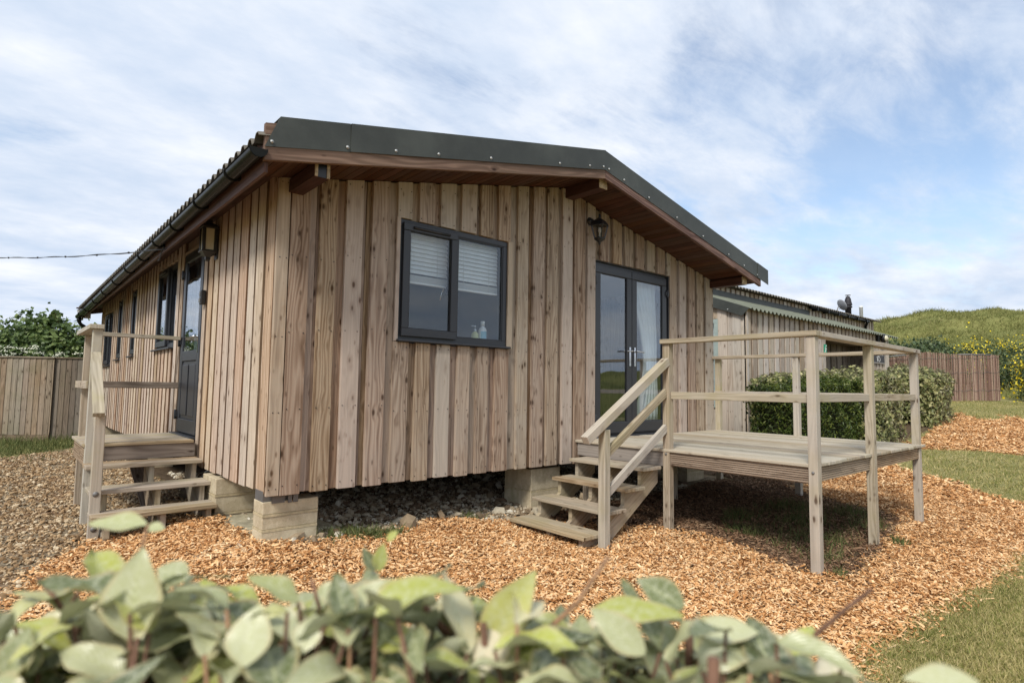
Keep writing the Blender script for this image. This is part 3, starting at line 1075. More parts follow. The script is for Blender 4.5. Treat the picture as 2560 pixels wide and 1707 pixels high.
def casement(T, u0, u1, z0, z1, d=.02, split=None, sash_left=True, flip=False):
    """outer frame > sash, panes, trickle vent, sill, handle"""
    mb = MB(T)
    rect_frame(mb, u0, u1, z0, z1, .055, d, d + .065)
    um = split if split else None
    if um:
        mb.box((um - .03, d, z0 + .055), (um + .03, d + .0645, z1 - .055))
    fr = mb.build('window', ANTHRA, cabin, bevel=.004)
    lo, hi = (u0 + .028, (um or u1 - .055) + .006) if not flip else ((um or u0 + .055) - .006, u1 - .028)
    if not um:
        lo, hi = u0 + .028, u1 - .028
    sb = MB(T)
    rect_frame(sb, lo, hi, z0 + .03, z1 - .03, .072, d - .030, d - .001)
    sb.build('sash', ANTHRA, fr, bevel=.005)
    gk = MB(T)
    rect_frame(gk, lo + .0725, hi - .0725, z0 + .1025, z1 - .1025, .006, d - .02, d + .01)
    gk.build('gasket', ANTHRA_D, fr)
    pane(T, lo + .06, hi - .06, z0 + .09, z1 - .09, d - .006, fr)
    if um:
        a, b = (um + .03, u1 - .055) if not flip else (u0 + .055, um - .03)
        pane(T, a, b, z0 + .055, z1 - .055, d + .02, fr)
        g2 = MB(T)
        rect_frame(g2, a + .0005, b - .0005, z0 + .0555, z1 - .0555, .012, d + .006, d + .019)
        g2.build('glazing_bead', ANTHRA, fr, bevel=.003)
    v = MB(T)
    v.tube([(lo + .10, d - .037, z1 - .070), (hi - .10, d - .037, z1 - .070)], .013, 8)
    v.build('trickle_vent', ANTHRA, fr)
    s = MB(T)
    s.box((u0 - .018, -.042, z0 - .022), (u1 + .018, d + .02, z0 - .001))
    s.build('sill', ANTHRA, fr, bevel=.005)
    return fr, lo, hi


gw, lo, hi = casement(TG, *WIN, d=.020, split=1.695)
mb = MB(TG)
hx = hi - .085
mb.box((hx - .012, .045, 1.44), (hx + .012, .058, 1.52))
mb.tube([(hx, .058, 1.50), (hx - .005, .085, 1.505), (hx - .03, .092, 1.45), (hx - .045, .092, 1.385)], [.008, .009, .007, .006], 8)
mb.build('handle', CHROME, gw)
for k, (u0, u1, z0, z1) in enumerate(SWINS):
    casement(TS, u0, u1, z0, z1, d=.03, split=(u0 + .40 * (u1 - u0)) if u1 - u0 > .8 else None, flip=True)

# french doors
mb = MB(TG)
DU0, DU1, DZ0, DZ1 = DOOR
rect_frame(mb, DU0, DU1, DZ0, DZ1, .06, .055, .125, bot=.045)
mb.box((DU0, .022, DZ1 - .012), (DU1, .055, DZ1))
mb.box((DU1 - .012, .022, DZ0), (DU1, .055, DZ1 - .012))
fr = mb.build('door_frame', ANTHRA, cabin, bevel=.004)
mb = MB(TG)
mb.box((DU0 - .0, -.035, DZ0 - .012), (DU1, .054, DZ0 + .022))
mb.build('threshold', ANTHRA, fr, bevel=.005)
UM = 4.467
for (a, b, hs) in ((DU0 + .02, UM - .004, -1), (UM + .004, DU1 - .062, 1)):
    mb = MB(TG)
    rect_frame(mb, a, b, DZ0 + .047, DZ1 - .05, .098, .018, .0545, bot=.135)
    leaf = mb.build('door', ANTHRA, cabin, bevel=.006)
    gk = MB(TG)
    rect_frame(gk, a + .0985, b - .0985, DZ0 + .1825, DZ1 - .1485, .007, .026, .05)
    gk.build('gasket', ANTHRA_D, leaf)
    pane(TG, a + .09, b - .09, DZ0 + .17, DZ1 - .14, .036, leaf, DGLASS)
    hd = MB(TG)
    hx = (b - .046) if hs < 0 else (a + .046)
    hd.box((hx - .016, .008, .845), (hx + .016, .0175, 1.085))
    hd.tube([(hx, .012, 1.035), (hx, -.035, 1.035), (hx + hs * .02, -.042, 1.035), (hx + hs * .125, -.040, 1.028)], [.010, .010, .010, .008], 10)
    hd.lathe([(.008, 0), (.008, -.006)], (hx, .008, .90), 10, axis='Y')
    hd.build('handle', CHROME, leaf, bevel=.003)
    for hz_ in (.20, 1.0, 1.86):
        h = MB(TG)
        hx = a - .006 if hs < 0 else b + .006
        h.tube([(hx, .004, hz_ - .05), (hx, .004, hz_ + .05)], .013, 8)
        h.box((hx - .04, .006, hz_ - .028), (hx + .04, .0178, hz_ + .028))
        h.build('hinge', ANTHRA, leaf, bevel=.003)

# side door: glazed above, panelled below
mb = MB(TS)
a, b, z0, z1 = SDOOR
rect_frame(mb, a, b, z0, z1, .06, .03, .10, bot=.03)
fr = mb.build('door_frame', ANTHRA, cabin, bevel=.004)
mb = MB(TS)
mb.box((a, -.06, z0 - .012), (b, .0295, z0 + .02))
mb.build('threshold', ANTHRA, fr, bevel=.005)
mb = MB(TS)
a, b, z0, z1 = a + .045, b - .045, z0 + .032, z1 - .045
rect_frame(mb, a, b, z0, z1, .105, .0, .0295, bot=.15)
mb.box((a + .105, .0, .80), (b - .105, .0294, .915))
mb.box((a + .105, .014, z0 + .15), (b - .105, .028, .80))
leaf = mb.build('door', ANTHRA, cabin, bevel=.006)
um = (a + b) / 2
for (p, q) in ((a + .135, um - .03), (um + .03, b - .135)):
    pm = MB(TS)
    pm.box((p, .002, z0 + .19), (q, .0138, .76))
    pm.build('panel', ANTHRA, leaf, bevel=.010)
pane(TS, a + .098, b - .098, .905, z1 - .098, .010, leaf)
for hz_ in (.19, 1.03, 1.82):
    h = MB(TS)
    h.tube([(b + .006, -.016, hz_ - .055), (b + .006, -.016, hz_ + .055)], .014, 8)
    h.box((b - .03, -.012, hz_ - .03), (b + .045, -.0005, hz_ + .03))
    h.build('hinge', ANTHRA, leaf, bevel=.003)
hd = MB(TS)
hd.box((a + .03, -.010, .88), (a + .062, -.0003, 1.11))
hd.tube([(a + .046, -.004, 1.05), (a + .046, -.05, 1.05), (a + .07, -.056, 1.05), (a + .17, -.054, 1.045)], .010, 10)
hd.build('handle', CHROME, leaf)

# things behind the glass
for (a, b, lab) in ((1.13, 1.662, 'white venetian blind half lowered behind the opening left pane of the gable window'),
                    (1.735, 2.30, 'white venetian blind half lowered behind the fixed right pane of the gable window')):
    bl_o = thing('window_blind', lab, 'blind', (a, .13, 1.5), 'venetian blinds in the gable window')
    mb = MB()
    z = 2.0
    while z > 1.60:
        mb.hexa([(a, .112, z - .021), (b, .112, z - .021), (b, .128, z + .020), (a, .128, z + .020), (a, .111, z - .0195), (b, .111, z - .0195), (b, .127, z + .0215), (a, .127, z + .0215)])
        z -= .041
    for k in range(9):
        mb.box((a, .108, 1.535 + k * .0068), (b, .142, 1.5385 + k * .0068))
    mb.build('slats', SLAT, bl_o)
    mb = MB()
    mb.box((a, .106, 1.512), (b, .144, 1.532))
    mb.build('bottom_rail', SLAT, bl_o, bevel=.003)
    for cx in (a + .12, b - .12):
        mb = MB()
        mb.tube([(cx, .106, 1.52), (cx, .106, 2.0)], .0018, 5)
        mb.build('ladder_cord', WHITE, bl_o)
mb = MB()
mb.box((WIN[0] + .02, .10, .985), (WIN[1] - .02, .29, 1.005))
mb.build('inner_sill', WHITE, cabin)
soap = thing('soap_dispenser', 'small pump dispenser of pale yellow soap on the window sill', 'soap dispenser', (2.075, .185, 1.005))
mb = MB()
mb.lathe([(.036, 0), (.038, .01), (.038, .085), (.030, .105), (.014, .118)], (2.075, .185, 1.006), 20)
mb.build('bottle', SOAPY, soap)
mb = MB()
mb.lathe([(.015, .118), (.015, .14), (.006, .142), (.006, .165), (.010, .166), (.010, .178), (.004, .18)], (2.075, .185, 1.006), 12)
mb.tube([(2.075, .185, 1.180), (2.03, .18, 1.180), (2.022, .18, 1.172)], .004, 6)
mb.build('pump', CLEAR, soap)
lot = thing('lotion_bottle', 'tall white bottle with a light blue label on the window sill', 'bottle', (2.17, .18, 1.005))
mb = MB()
mb.lathe([(.040, 0), (.043, .008), (.043, .135), (.034, .16), (.019, .172), (.019, .178)], (2.17, .18, 1.006), 24)
mb.build('bottle', WHITE, lot)
mb = MB()
mb.lathe([(.0215, .178), (.0215, .228), (.019, .231)], (2.17, .18, 1.006), 20)
mb.build('cap', WHITE, lot)
mb = MB()
pts = []
for zz in (.02, .125):
    for k in range(9):
        a = -math.pi / 2 - .9 + 1.8 * k / 8 - .25
        pts.append((2.17 + .0437 * math.cos(a), .18 + .0437 * math.sin(a), 1.006 + zz))
mb.grid(pts, 9, 2)
mb.build('label', LBLUE, lot, recalc=False)

mb = MB()
pts = []
N = 60
for j in range(16):
    zz = 2.0 - j * .125
    for i in range(N + 1):
        f = i / N
        pinch = .46 + .54 * abs((zz - .92) / 1.08) ** 1.3
        xx = 5.20 - f * .56 * pinch
        yy = .175 + .030 * math.sin(f * 34 + .6 * math.sin(j * .35)) + .01 * math.sin(f * 71 + j * .4)
        pts.append((xx, yy, zz))
mb.grid(pts, N + 1, 16)
cur = mb.build('curtain', VOILE, None, recalc=False, solid=.002)
tag(cur, 'white gathered curtain tied back behind the right leaf of the french doors', 'curtain')
mb = MB()
pts = []
for j in range(12):
    zz = 2.0 - j * .17
    for i in range(21):
        f = i / 20
        pts.append((3.80 + f * .09 * (1 - .4 * math.sin(j / 11 * math.pi)), .21 + .03 * math.sin(f * 16), zz))
mb.grid(pts, 21, 12)
cur2 = mb.build('curtain', VOILE, None, recalc=False, solid=.002)
tag(cur2, 'narrow white curtain edge behind the left leaf of the french doors', 'curtain')

# wall lanterns
lan = thing('wall_lantern', 'black four sided coach lantern hanging from a bracket beside the french doors', 'lantern', (3.62, 0, 2.45))
LX, LY = 3.625, -.155
mb = MB()
mb.lathe([(.05, 0), (.05, -.012), (.03, -.03), (.024, -.05)], (LX, 0, 2.545), 18, axis='Y')
mb.tube([(LX, -.03, 2.545), (LX, -.075, 2.535), (LX, -.12, 2.545), (LX, LY, 2.56)], .014, 8)
mb.lathe([(.012, 0), (.018, .02), (.010, .03), (.016, .045), (.004, .062)], (LX, LY, 2.545), 10)
mb.build('bracket', BLACK, lan)
mb = MB()
mb.lathe([(.118, 2.462), (.112, 2.478), (.075, 2.522), (.045, 2.54), (.02, 2.552)], (LX, LY, 0), sq=True, rot=.25)
mb.build('roof', BLACK, lan, bevel=.003)
mb = MB()
for k in range(4):
    a = math.pi / 4 + k * math.pi / 2 + .25
    mb.beam((LX + .100 * math.cos(a), LY + .100 * math.sin(a), 2.463), (LX + .060 * math.cos(a), LY + .060 * math.sin(a), 2.315), .012, .012, (math.cos(a), math.sin(a), 0))
mb.lathe([(.064, 2.316), (.066, 2.305), (.045, 2.285), (.018, 2.27), (.014, 2.262), (.016, 2.25), (.004, 2.235)], (LX, LY, 0), 12)
mb.build('cage', BLACK, lan)
mb = MB()
mb.lathe([(.095, 2.461), (.055, 2.317)], (LX, LY, 0), sq=True, rot=.25)
mb.build('glass', LGLASS, lan)
mb = MB()
mb.lathe([(.011, 2.318), (.011, 2.38), (.02, 2.40), (.014, 2.44), (.003, 2.445)], (LX, LY, 0), 10)
mb.build('candle', WHITE, lan)

ln2 = thing('wall_lantern', 'dark rectangular wall lantern with cream opal panels beside the side door', 'lantern', (0, 1.79, 1.95))
BX, BY = -.085, 1.79
mb = MB()
mb.box((-.012, BY - .05, 1.80), (-.001, BY + .05, 2.12))
mb.lathe([(.075, 2.098), (.108, 2.104), (.108, 2.116), (.092, 2.122), (.092, 2.134), (.066, 2.15), (.04, 2.158), (.036, 2.19), (.01, 2.20)], (BX, BY, 0), sq=True)
mb.lathe([(.02, 1.772), (.032, 1.79), (.032, 1.812), (.05, 1.822), (.085, 1.856), (.102, 1.862), (.102, 1.874), (.085, 1.882)], (BX, BY, 0), sq=True)
for sx in (-1, 1):
    for sy in (-1, 1):
        mb.beam((BX + sx * .052, BY + sy * .052, 1.878), (BX + sx * .054, BY + sy * .054, 2.102), .030, .030, (1, 0, 0))
mb.box((BX + .055, BY - .02, 1.84), (-.002, BY + .02, 1.90))
mb.build('body', plain('bronze_black', (.028, .027, .024), .4, .5), ln2, bevel=.003)
mb = MB()
for d_ in (-1, 1):
    mb.box((BX - .052, BY + d_ * .052 - .002, 1.883), (BX + .052, BY + d_ * .052 + .002, 2.099))
    mb.box((BX + d_ * .054 - .002, BY - .05, 1.883), (BX + d_ * .054 + .002, BY + .05, 2.099))
mb.build('glass', FROST, ln2)

kb = thing('key_safe', 'small black key box fixed to the boards beside the side door', 'key box', (0, 2.14, 1.45))
mb = MB()
mb.box((-.052, 2.105, 1.375), (-.003, 2.18, 1.525))
mb.build('body', BLACK, kb, bevel=.008)
mb = MB()
mb.box((-.060, 2.118, 1.395), (-.0525, 2.167, 1.44))
mb.box((-.058, 2.125, 1.46), (-.0525, 2.16, 1.505))
mb.build('cover', STEEL, kb, bevel=.004)

# block piers
def pier(x0, y0, wx, wy, z0, z1, n, label):
    g = thing('block_pier', label, 'pier', (x0, y0, z0), 'concrete block piers under the cabin')
    h = (z1 - z0 - .02 * (n - 1)) / n
    z = z0
    mo = MB()
    for k in range(n):
        b = MB()
        j = random.uniform(-.006, .006)
        b.box((x0 + j, y0 + random.uniform(-.004, .004), z), (x0 + wx + j, y0 + wy, z + h))
        b.build('block', BLOCK, g, bevel=.006)
        z += h
        if k < n - 1:
            mo.box((x0 - .001, y0 - .003, z + .0005), (x0 + wx - .002, y0 + wy - .003, z + .0195))
            z += .02
    if mo.v:
        mo.build('mortar', MORTAR, g)
    return g


pA = pier(-.005, .10, .44, .215, -.675, -.352, 3, 'pale concrete block pier at the near corner of the cabin')
pier(-.03, 1.30, .44, .44, -.80, -.32, 3, 'mossy block pier just behind the side porch steps')
pier(2.81, .10, .44, .44, -.80, -.325, 2, 'shaded block pier beside the front steps under the gable')
pier(1.9, 3.2, .44, .44, -.8, -.31, 2, 'dim block pier far back under the middle of the cabin')
pier(.0, 5.3, .44, .44, -.82, -.31, 2, 'block pier under the long side beyond the side porch')
pier(.0, 9.2, .44, .44, -.82, -.31, 2, 'block pier under the far end of the long side')
pier(5.85, .12, .44, .44, -.9, -.31, 2, 'block pier in the shade behind the raised deck')
mb = MB()
mb.box((.06, .094, -.365), (.16, .0995, -.30))
mb.box((.185, .088, -.37), (.215, .0935, -.28))
mb.box((.225, .088, -.37), (.265, .0935, -.28))
mb.box((.0, .12, -.351), (.2, .3, ZB + .018))
st = mb.build('fixing_strap', STEEL, pA)
mb = MB()
mb.box((-.12, .33, -.74), (.7, 1.29, -.662))
pad = mb.build('concrete_pad', PAD, None, bevel=.01)
pad['kind'] = 'structure'

# ------------------------------------------------------------------ raised deck with rails
deck = thing('raised_deck', 'raised timber deck with open post and rail balustrade in front of the french doors', 'deck', (4.9, -1.3, -.9))
DX0, DX1, DY0, DY1, DZ = 3.41, 6.40, -2.575, -.005, -.022
mb = MB()
x = DX0 - .02
while x < DX1 - .02:
    b = x + .1385
    e = random.uniform(-.010, .006)
    mb.box((x, DY0 - .028 + e, DZ - .028 + random.uniform(-.001, .001)), (b, DY1, DZ + random.uniform(-.0012, .0012)), 0, (0, 1, 0))
    x += .145
mb.build('deck_boards', DECKTOP, deck, bevel=.004)


def reeded(mb, p0, p1, z0, z1, nrm, n=7):
    """a grooved board on edge"""
    p0, p1, nrm = Vector(p0), Vector(p1), Vector(nrm).normalized()
    h = (z1 - z0) / n
    d = p1 - p0
    r = random.random()
    for k in range(n):
        za, zb2 = z0 + k * h, z0 + (k + 1) * h
        for (q0, q1, o) in ((za, za + h * .36, -.012), (za + h * .38, zb2, 0.0)):
            a = p0 + nrm * o
            c = p0 - nrm * .025
            mb.hexa([(c.x, c.y, q0), (c.x + d.x, c.y + d.y, q0), (a.x + d.x, a.y + d.y, q0), (a.x, a.y, q0),
                     (c.x, c.y, q1), (c.x + d.x, c.y + d.y, q1), (a.x + d.x, a.y + d.y, q1), (a.x, a.y, q1)], 0, tuple(d), r)


mb = MB()
reeded(mb, (DX0, -1.25, 0), (DX0, DY0 - .005, 0), -.182, -.052, (-1, 0, 0))
reeded(mb, (DX0 + .02, DY0, 0), (4.76, DY0, 0), -.182, -.052, (0, -1, 0))
reeded(mb, (4.80, DY0, 0), (DX1, DY0, 0), -.180, -.050, (0, -1, 0))
mb.build('skirting', SKIRTW, deck)
mb = MB()
mb.box((DX0 + .004, -1.165, -.195), (DX0 + .03, -.02, -.052), 0, (0, 1, 0))
mb.build('riser_board', RISER, deck, bevel=.003)
mb = MB()
for xx in (3.45, 3.95, 4.45, 4.95, 5.45, 5.95, 6.33):
    mb.box((xx, DY0 + .03, -.19), (xx + .045, -.03, -.0515), 0, (0, 1, 0))
mb.box((DX0 + .045, -.075, -.191), (DX1, -.032, -.053), 0, (1, 0, 0))
mb.build('joist', RISER, deck)
PW = .075
deck_posts = [(3.395, -1.247, 1.02), (3.385, -2.637, 1.012), (4.745, -2.615, 1.012), (6.30, -2.585, 1.012), (6.36, -1.235, 1.012), (6.40, -.09, 1.012)]
for (px, py, top) in deck_posts:
    mb = MB()
    zb_ = gzf(px, py) - .12
    mb.box((px, py, zb_), (px + PW, py + PW, top), 0, (0, 0, 1))
    mb.build('post', DECKW, deck, bevel=.004)
for (px, py) in ((4.6, -.5), (3.5, -.1)):
    mb = MB()
    mb.box((px, py, gzf(px, py) - .1), (px + PW, py + PW, -.19), 0, (0, 0, 1))
    mb.build('post', DECKW, deck, bevel=.004)
# top rails, laid flat, mitred at the corners
mb = MB()
mb.box((3.37, -2.655, 1.014), (3.485, -1.155, 1.058), 0, (0, 1, 0))
mb.build('top_rail', DECKW, deck, bevel=.004)
mb = MB()
mb.hexa([(3.486, -2.655, 1.014), (6.40, -2.603, 1.014), (6.40, -2.49, 1.014), (3.486, -2.545, 1.014), (3.486, -2.655, 1.058), (6.40, -2.603, 1.058), (6.40, -2.49, 1.058), (3.486, -2.545, 1.058)])
mb.build('top_rail', DECKW, deck, bevel=.004)
mb = MB()
mb.box((6.345, -2.489, 1.013), (6.455, .0, 1.057), 0, (0, 1, 0))
mb.build('top_rail', DECKW, deck, bevel=.004)
# mid rails, on edge
for (p0, p1, hh) in (((3.446, -1.247, .502), (3.446, -2.562, .502), .07), ((3.46, -2.59, .508), (4.745, -2.57, .510), .07), ((4.82, -2.57, .512), (6.30, -2.545, .512), .07),
                 ((6.385, -2.51, .512), (6.385, -.02, .512), .07)):
    mb = MB()
    mb.beam(p0, p1, .040, hh)
    mb.build('mid_rail', DECKW, deck, bevel=.004)
bolt = MB()
for (bx, by, bz) in ((3.393, -1.21, -.07), (3.383, -2.60, -.09)):
    bolt.sphere((bx, by, bz), .012)
bolt.build('bolt', STEEL, deck)
mb = MB()
mb.box((DX0 - .0215, -.60, -.046), (DX0 - .0202, -.52, -.024))
mb.build('tape_mark', ORANGE, deck)

# ------------------------------------------------------------------ front steps
steps = thing('front_steps', 'four open timber steps with one sloping handrail climbing to the raised deck', 'steps', (2.8, -.7, -.8))
TR = [(3.09, -.192), (2.83, -.365), (2.545, -.538), (2.25, -.710)]
for (tx, tz) in TR:
    mb = MB()
    for k in range(2):
        mb.box((tx + k * .147, -1.165, tz - .032), (tx + k * .147 + .143, -.195, tz), 0, (0, 1, 0))
    mb.build('tread', STEPW, steps, bevel=.004)
for sy in (-.26, -.68, -1.08):
    mb = MB()
    # cut stringer: a sloping board with a sawtooth block under each tread
    z0 = gzf(2.4, -.7) - .02
    for i, (tx, tz) in enumerate(TR):
        zl = tz - .176 if i < 3 else z0 - .03
        mb.hexa([(tx + .05, sy - .0215, zl), (tx + .287, sy - .0215, tz - .036), (tx + .287, sy + .0215, tz - .036), (tx + .05, sy + .0215, zl),
                 (tx + .05, sy - .0215, tz - .0325), (tx + .287, sy - .0215, tz - .0325), (tx + .287, sy + .0215, tz - .0325), (tx + .05, sy + .0215, tz - .0325)], 0, (1, 0, .6))
    mb.hexa([(2.52, sy - .022, -.92), (3.41, sy - .022, -.36), (3.41, sy + .022, -.36), (2.52, sy + .022, -.92),
             (2.42, sy - .022, -.80), (3.41, sy - .022, -.205), (3.41, sy + .022, -.205), (2.42, sy + .022, -.80)], 0, (1, 0, .6))
    mb.build('stringer', STEPW, steps, bevel=.003)
mb = MB()
mb.box((2.43, -1.243, gzf(2.45, -1.2) - .1), (2.505, -1.168, .20), 0, (0, 0, 1))
mb.build('post', DECKW, steps, bevel=.004)
mb = MB()
mb.beam((2.205, -1.215, .117), (3.395, -1.215, .838), .075, .075)
mb.build('handrail', DECKW, steps, bevel=.004)
for dz_ in (-.352, -.70):
    mb = MB()
    sl = (.838 - .117) / (3.395 - 2.205)
    za = .117 + sl * (2.51 - 2.205) + dz_ + .045
    mb.beam((2.51, -1.205, za), (3.40, -1.205, za + sl * .89), .038, .075)
    mb.build('mid_rail', DECKW, steps, bevel=.004)

# ------------------------------------------------------------------ side porch and its steps
porch = thing('side_porch', 'small timber landing with rails and three open steps at the side door', 'porch', (-.45, 2.3, -.75))
mb = MB()
y = 2.085
while y < 3.18:
    mb.box((-.965, y, -.050), (-.046, min(y + .138, 3.2), -.022 + random.uniform(-.001, .001)), 0, (1, 0, 0))
    y += .144
mb.build('deck_boards', STEPW, porch, bevel=.004)
mb = MB()
reeded(mb, (-.945, 3.18, 0), (-.945, 2.13, 0), -.235, -.052, (-1, 0, 0), 8)
mb.build('skirting', SKIRTW, porch)
mb = MB()
mb.box((-.945, 2.10, -.185), (-.03, 2.128, -.0515), 0, (1, 0, 0))
mb.build('riser_board', RISER, porch, bevel=.003)
for (ty, tz) in ((1.80, -.19), (1.465, -.36), (1.2, -.53)):
    mb = MB()
    xl = -.965 if tz < -.5 or tz > -.3 else -.965
    mb.box((xl, ty, tz - .036), (-.028, ty + .143, tz), 0, (1, 0, 0))
    mb.box((xl, ty + .147, tz - .036), (-.028, ty + .285, tz), 0, (1, 0, 0))
    mb.build('tread', STEPW, porch, bevel=.005)
for sx in (-.85, -.45, -.09):
    mb = MB()
    mb.hexa([(sx - .022, 1.46, -.92), (sx + .022, 1.46, -.92), (sx + .022, 2.09, -.46), (sx - .022, 2.09, -.46),
             (sx - .022, 1.36, -.72), (sx + .022, 1.36, -.72), (sx + .022, 2.09, -.225), (sx - .022, 2.09, -.225)], 0, (0, 1, .65))
    for (ty, tz) in ((1.80, -.19), (1.465, -.36), (1.2, -.53)):
        mb.hexa([(sx - .0215, ty + .04, tz - .19), (sx + .0215, ty + .04, tz - .19), (sx + .0215, ty + .282, tz - .04), (sx - .0215, ty + .282, tz - .04),
                 (sx - .0215, ty + .04, tz - .0366), (sx + .0215, ty + .04, tz - .0366), (sx + .0215, ty + .282, tz - .0366), (sx - .0215, ty + .282, tz - .0366)], 0, (0, 0, 1))
    mb.box((sx - .0212, 1.25, -.90), (sx + .0212, 1.33, -.567), 0, (0, 0, 1))
    mb.build('stringer', STEPW, porch, bevel=.003)
mb = MB()
mb.hexa([(-.40, 2.3, -.80), (-.22, 2.3, -.80), (-.22, 2.34, -.80), (-.40, 2.34, -.80), (-.55, 2.95, -.06), (-.37, 2.95, -.06), (-.37, 2.99, -.06), (-.55, 2.99, -.06)])
mb.build('brace', RISER, porch)
for (px, py, z0, z1) in ((-.962, 1.388, None, .275), (-.953, 2.05, None, 1.045), (-.915, 3.11, None, 1.045)):
    mb = MB()
    mb.box((px, py, gzf(px, py) - .12), (px + PW, py + PW, z1), 0, (0, 0, 1))
    mb.build('post', DECKW, porch, bevel=.004)
mb = MB()
mb.beam((-.952, 1.285, .283), (-.920, 2.05, .815), .082, .042)
mb.build('handrail', DECKW, porch, bevel=.004)
mb = MB()
mb.beam((-.93, 1.47, .075), (-.915, 2.08, .50), .036, .075)
mb.build('mid_rail', DECKW, porch, bevel=.004)
mb = MB()
mb.box((-.985, 2.02, 1.046), (-.87, 3.21, 1.088), 0, (0, 1, 0))
mb.build('top_rail', DECKW, porch, bevel=.004)
mb = MB()
mb.box((-.869, 3.10, 1.050), (-.012, 3.19, 1.091), 0, (1, 0, 0))
mb.build('top_rail', DECKW, porch, bevel=.004)
mb = MB()
mb.box((-.90, 3.07, .488), (-.012, 3.108, .560), 0, (1, 0, 0))
mb.build('mid_rail', RISER, porch, bevel=.004)
mb = MB()
mb.box((-.972, 2.127, .488), (-.954, 3.15, .560), 0, (0, 1, 0))
mb.build('mid_rail', DECKW, porch, bevel=.004)
bolt = MB()
bolt.lathe([(.022, 0), (.022, -.004), (.010, -.006), (.002, -.010)], (-.925, 1.388, -.375), 14, axis='Y')
bolt.lathe([(.022, 0), (.022, -.004), (.010, -.006), (.002, -.010)], (-.925, 1.388, -.66), 14, axis='Y')
bolt.build('bolt', STEEL, porch)

# ------------------------------------------------------------------ neighbouring cabin
NX0, NX1, NY, NZ = 9.235, 17.45, .934, 2.16
NYU, NXU = 2.534, 21.5
nb = thing('neighbouring_cabin', 'weathered grey boarded cabin with a green corrugated lean-to roof behind the hedge', 'cabin', (12, 1, -.6))
RX0, RX1, RZ = 13.05, 16.1, 1.79
lean = lambda y: NZ + .36 * (y - NY)
mb = MB()
x = NX0
while x < NX1 - .02:
    b = min(x + .165, NX1)
    if not (b > RX0 + .02 and x < RX1 - .02):
        mb.box((x, NY, gzf(x, NY) - .1), (b, NY + .025, NZ - .01), 0, (0, 0, 1))
    else:
        mb.box((x, NY, RZ), (b, NY + .025, NZ - .01), 0, (0, 0, 1))
    x = b + .075
mb.box((NX0 + .02, NY + .026, -1.), (RX0, NY + .06, NZ - .011), 1, (0, 0, 1))
mb.box((RX1, NY + .026, -.7), (NX1 - .01, NY + .06, NZ - .011), 1, (0, 0, 1))
mb.box((RX0, NY + .026, RZ + .005), (RX1, NY + .06, NZ - .011), 1, (0, 0, 1))
mb.build('front_cladding', [NEIGHW, GAPBROWN], nb)
mb = MB()
y = NY + .001
k = 0
while y < 6.5:
    b = min(y + random.choice((.12, .17, .2)), 6.5)
    d = 0 if k % 2 else .02
    for (p, q) in ([(-.9, lean(min(y, 2.5)) - .02)] if not (b > 1.60 and y < 2.20) else [(-.9, .2), (1.99, lean(min(y, 2.5)) - .02)]):
        mb.hexa([(NX0 + d, y, p), (NX0 + .04, y, p), (NX0 + .04, b - .002, p), (NX0 + d, b - .002, p), (NX0 + d, y, q), (NX0 + .04, y, q), (NX0 + .04, b - .002, q), (NX0 + d, b - .002, q)], 0, (0, 0, 1))
    y = b
    k += 1
mb.box((NX0 - .004, NY - .004, -1.), (NX0 + .07, NY + .0005, NZ - .02), 0, (0, 0, 1))
mb.build('end_cladding', NEIGHW, nb)
mb = MB()
rect_frame(mb, 1.535, 2.24, .21, 1.98, .085, -.01, .05)
mb.T = TS
q = MB(lambda p: (NX0 + p[1], p[0], p[2]))
rect_frame(q, 1.535, 2.24, .21, 1.98, .085, -.012, .05)
q.box((1.62, -.004, 1.22), (2.155, .045, 1.30))
nw = q.build('window', TEAL, nb, bevel=.004)
q = MB(lambda p: (NX0 + p[1], p[0], p[2]))
q.box((1.50, .07, .15), (2.3, .10, 2.05))
q.build('blind', WHITEB, nw)
q = MB(lambda p: (NX0 + p[1], p[0], p[2]))
q.box((1.62, .02, .295), (2.155, .025, 1.895))
q.build('pane', GLASS, nw)
# shaded recess with its own boards
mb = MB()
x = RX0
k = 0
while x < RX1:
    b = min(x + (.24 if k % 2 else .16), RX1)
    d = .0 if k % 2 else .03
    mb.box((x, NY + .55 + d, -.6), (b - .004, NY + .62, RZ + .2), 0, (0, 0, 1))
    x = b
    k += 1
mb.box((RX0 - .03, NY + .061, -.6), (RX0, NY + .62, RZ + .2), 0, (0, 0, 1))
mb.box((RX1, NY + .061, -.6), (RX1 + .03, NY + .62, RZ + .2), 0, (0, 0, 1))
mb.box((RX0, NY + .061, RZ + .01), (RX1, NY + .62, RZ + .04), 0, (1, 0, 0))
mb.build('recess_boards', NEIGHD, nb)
mb = MB()
corrugated(mb, NY - .13, NZ - .04, NYU - .02, lean(NYU), NX0 - .06, NX1 + .45, pitch=.17, amp=.022, dr=lambda q: 0, swap=True)
mb.build('lean_to_roof', SHEETG, nb, recalc=False, solid=.008)
mb = MB()
mb.hexa([(NX0 - .065, NY + .06, lean(NY + .06) - .185), (NX0 - .06, NY + .06, lean(NY + .06) - .185), (NX0 - .06, NYU, lean(NYU) - .185), (NX0 - .065, NYU, lean(NYU) - .185),
         (NX0 - .065, NY - .10, lean(NY - .10) + .015), (NX0 - .06, NY - .10, lean(NY - .10) + .015), (NX0 - .06, NYU, lean(NYU) + .035), (NX0 - .065, NYU, lean(NYU) + .035)])
mb.sphere((NX0 - .066, NY + .35, lean(NY + .35) - .14), .014, 1, 6)
mb.build('verge_flashing', [FLASH, SCREW], nb)
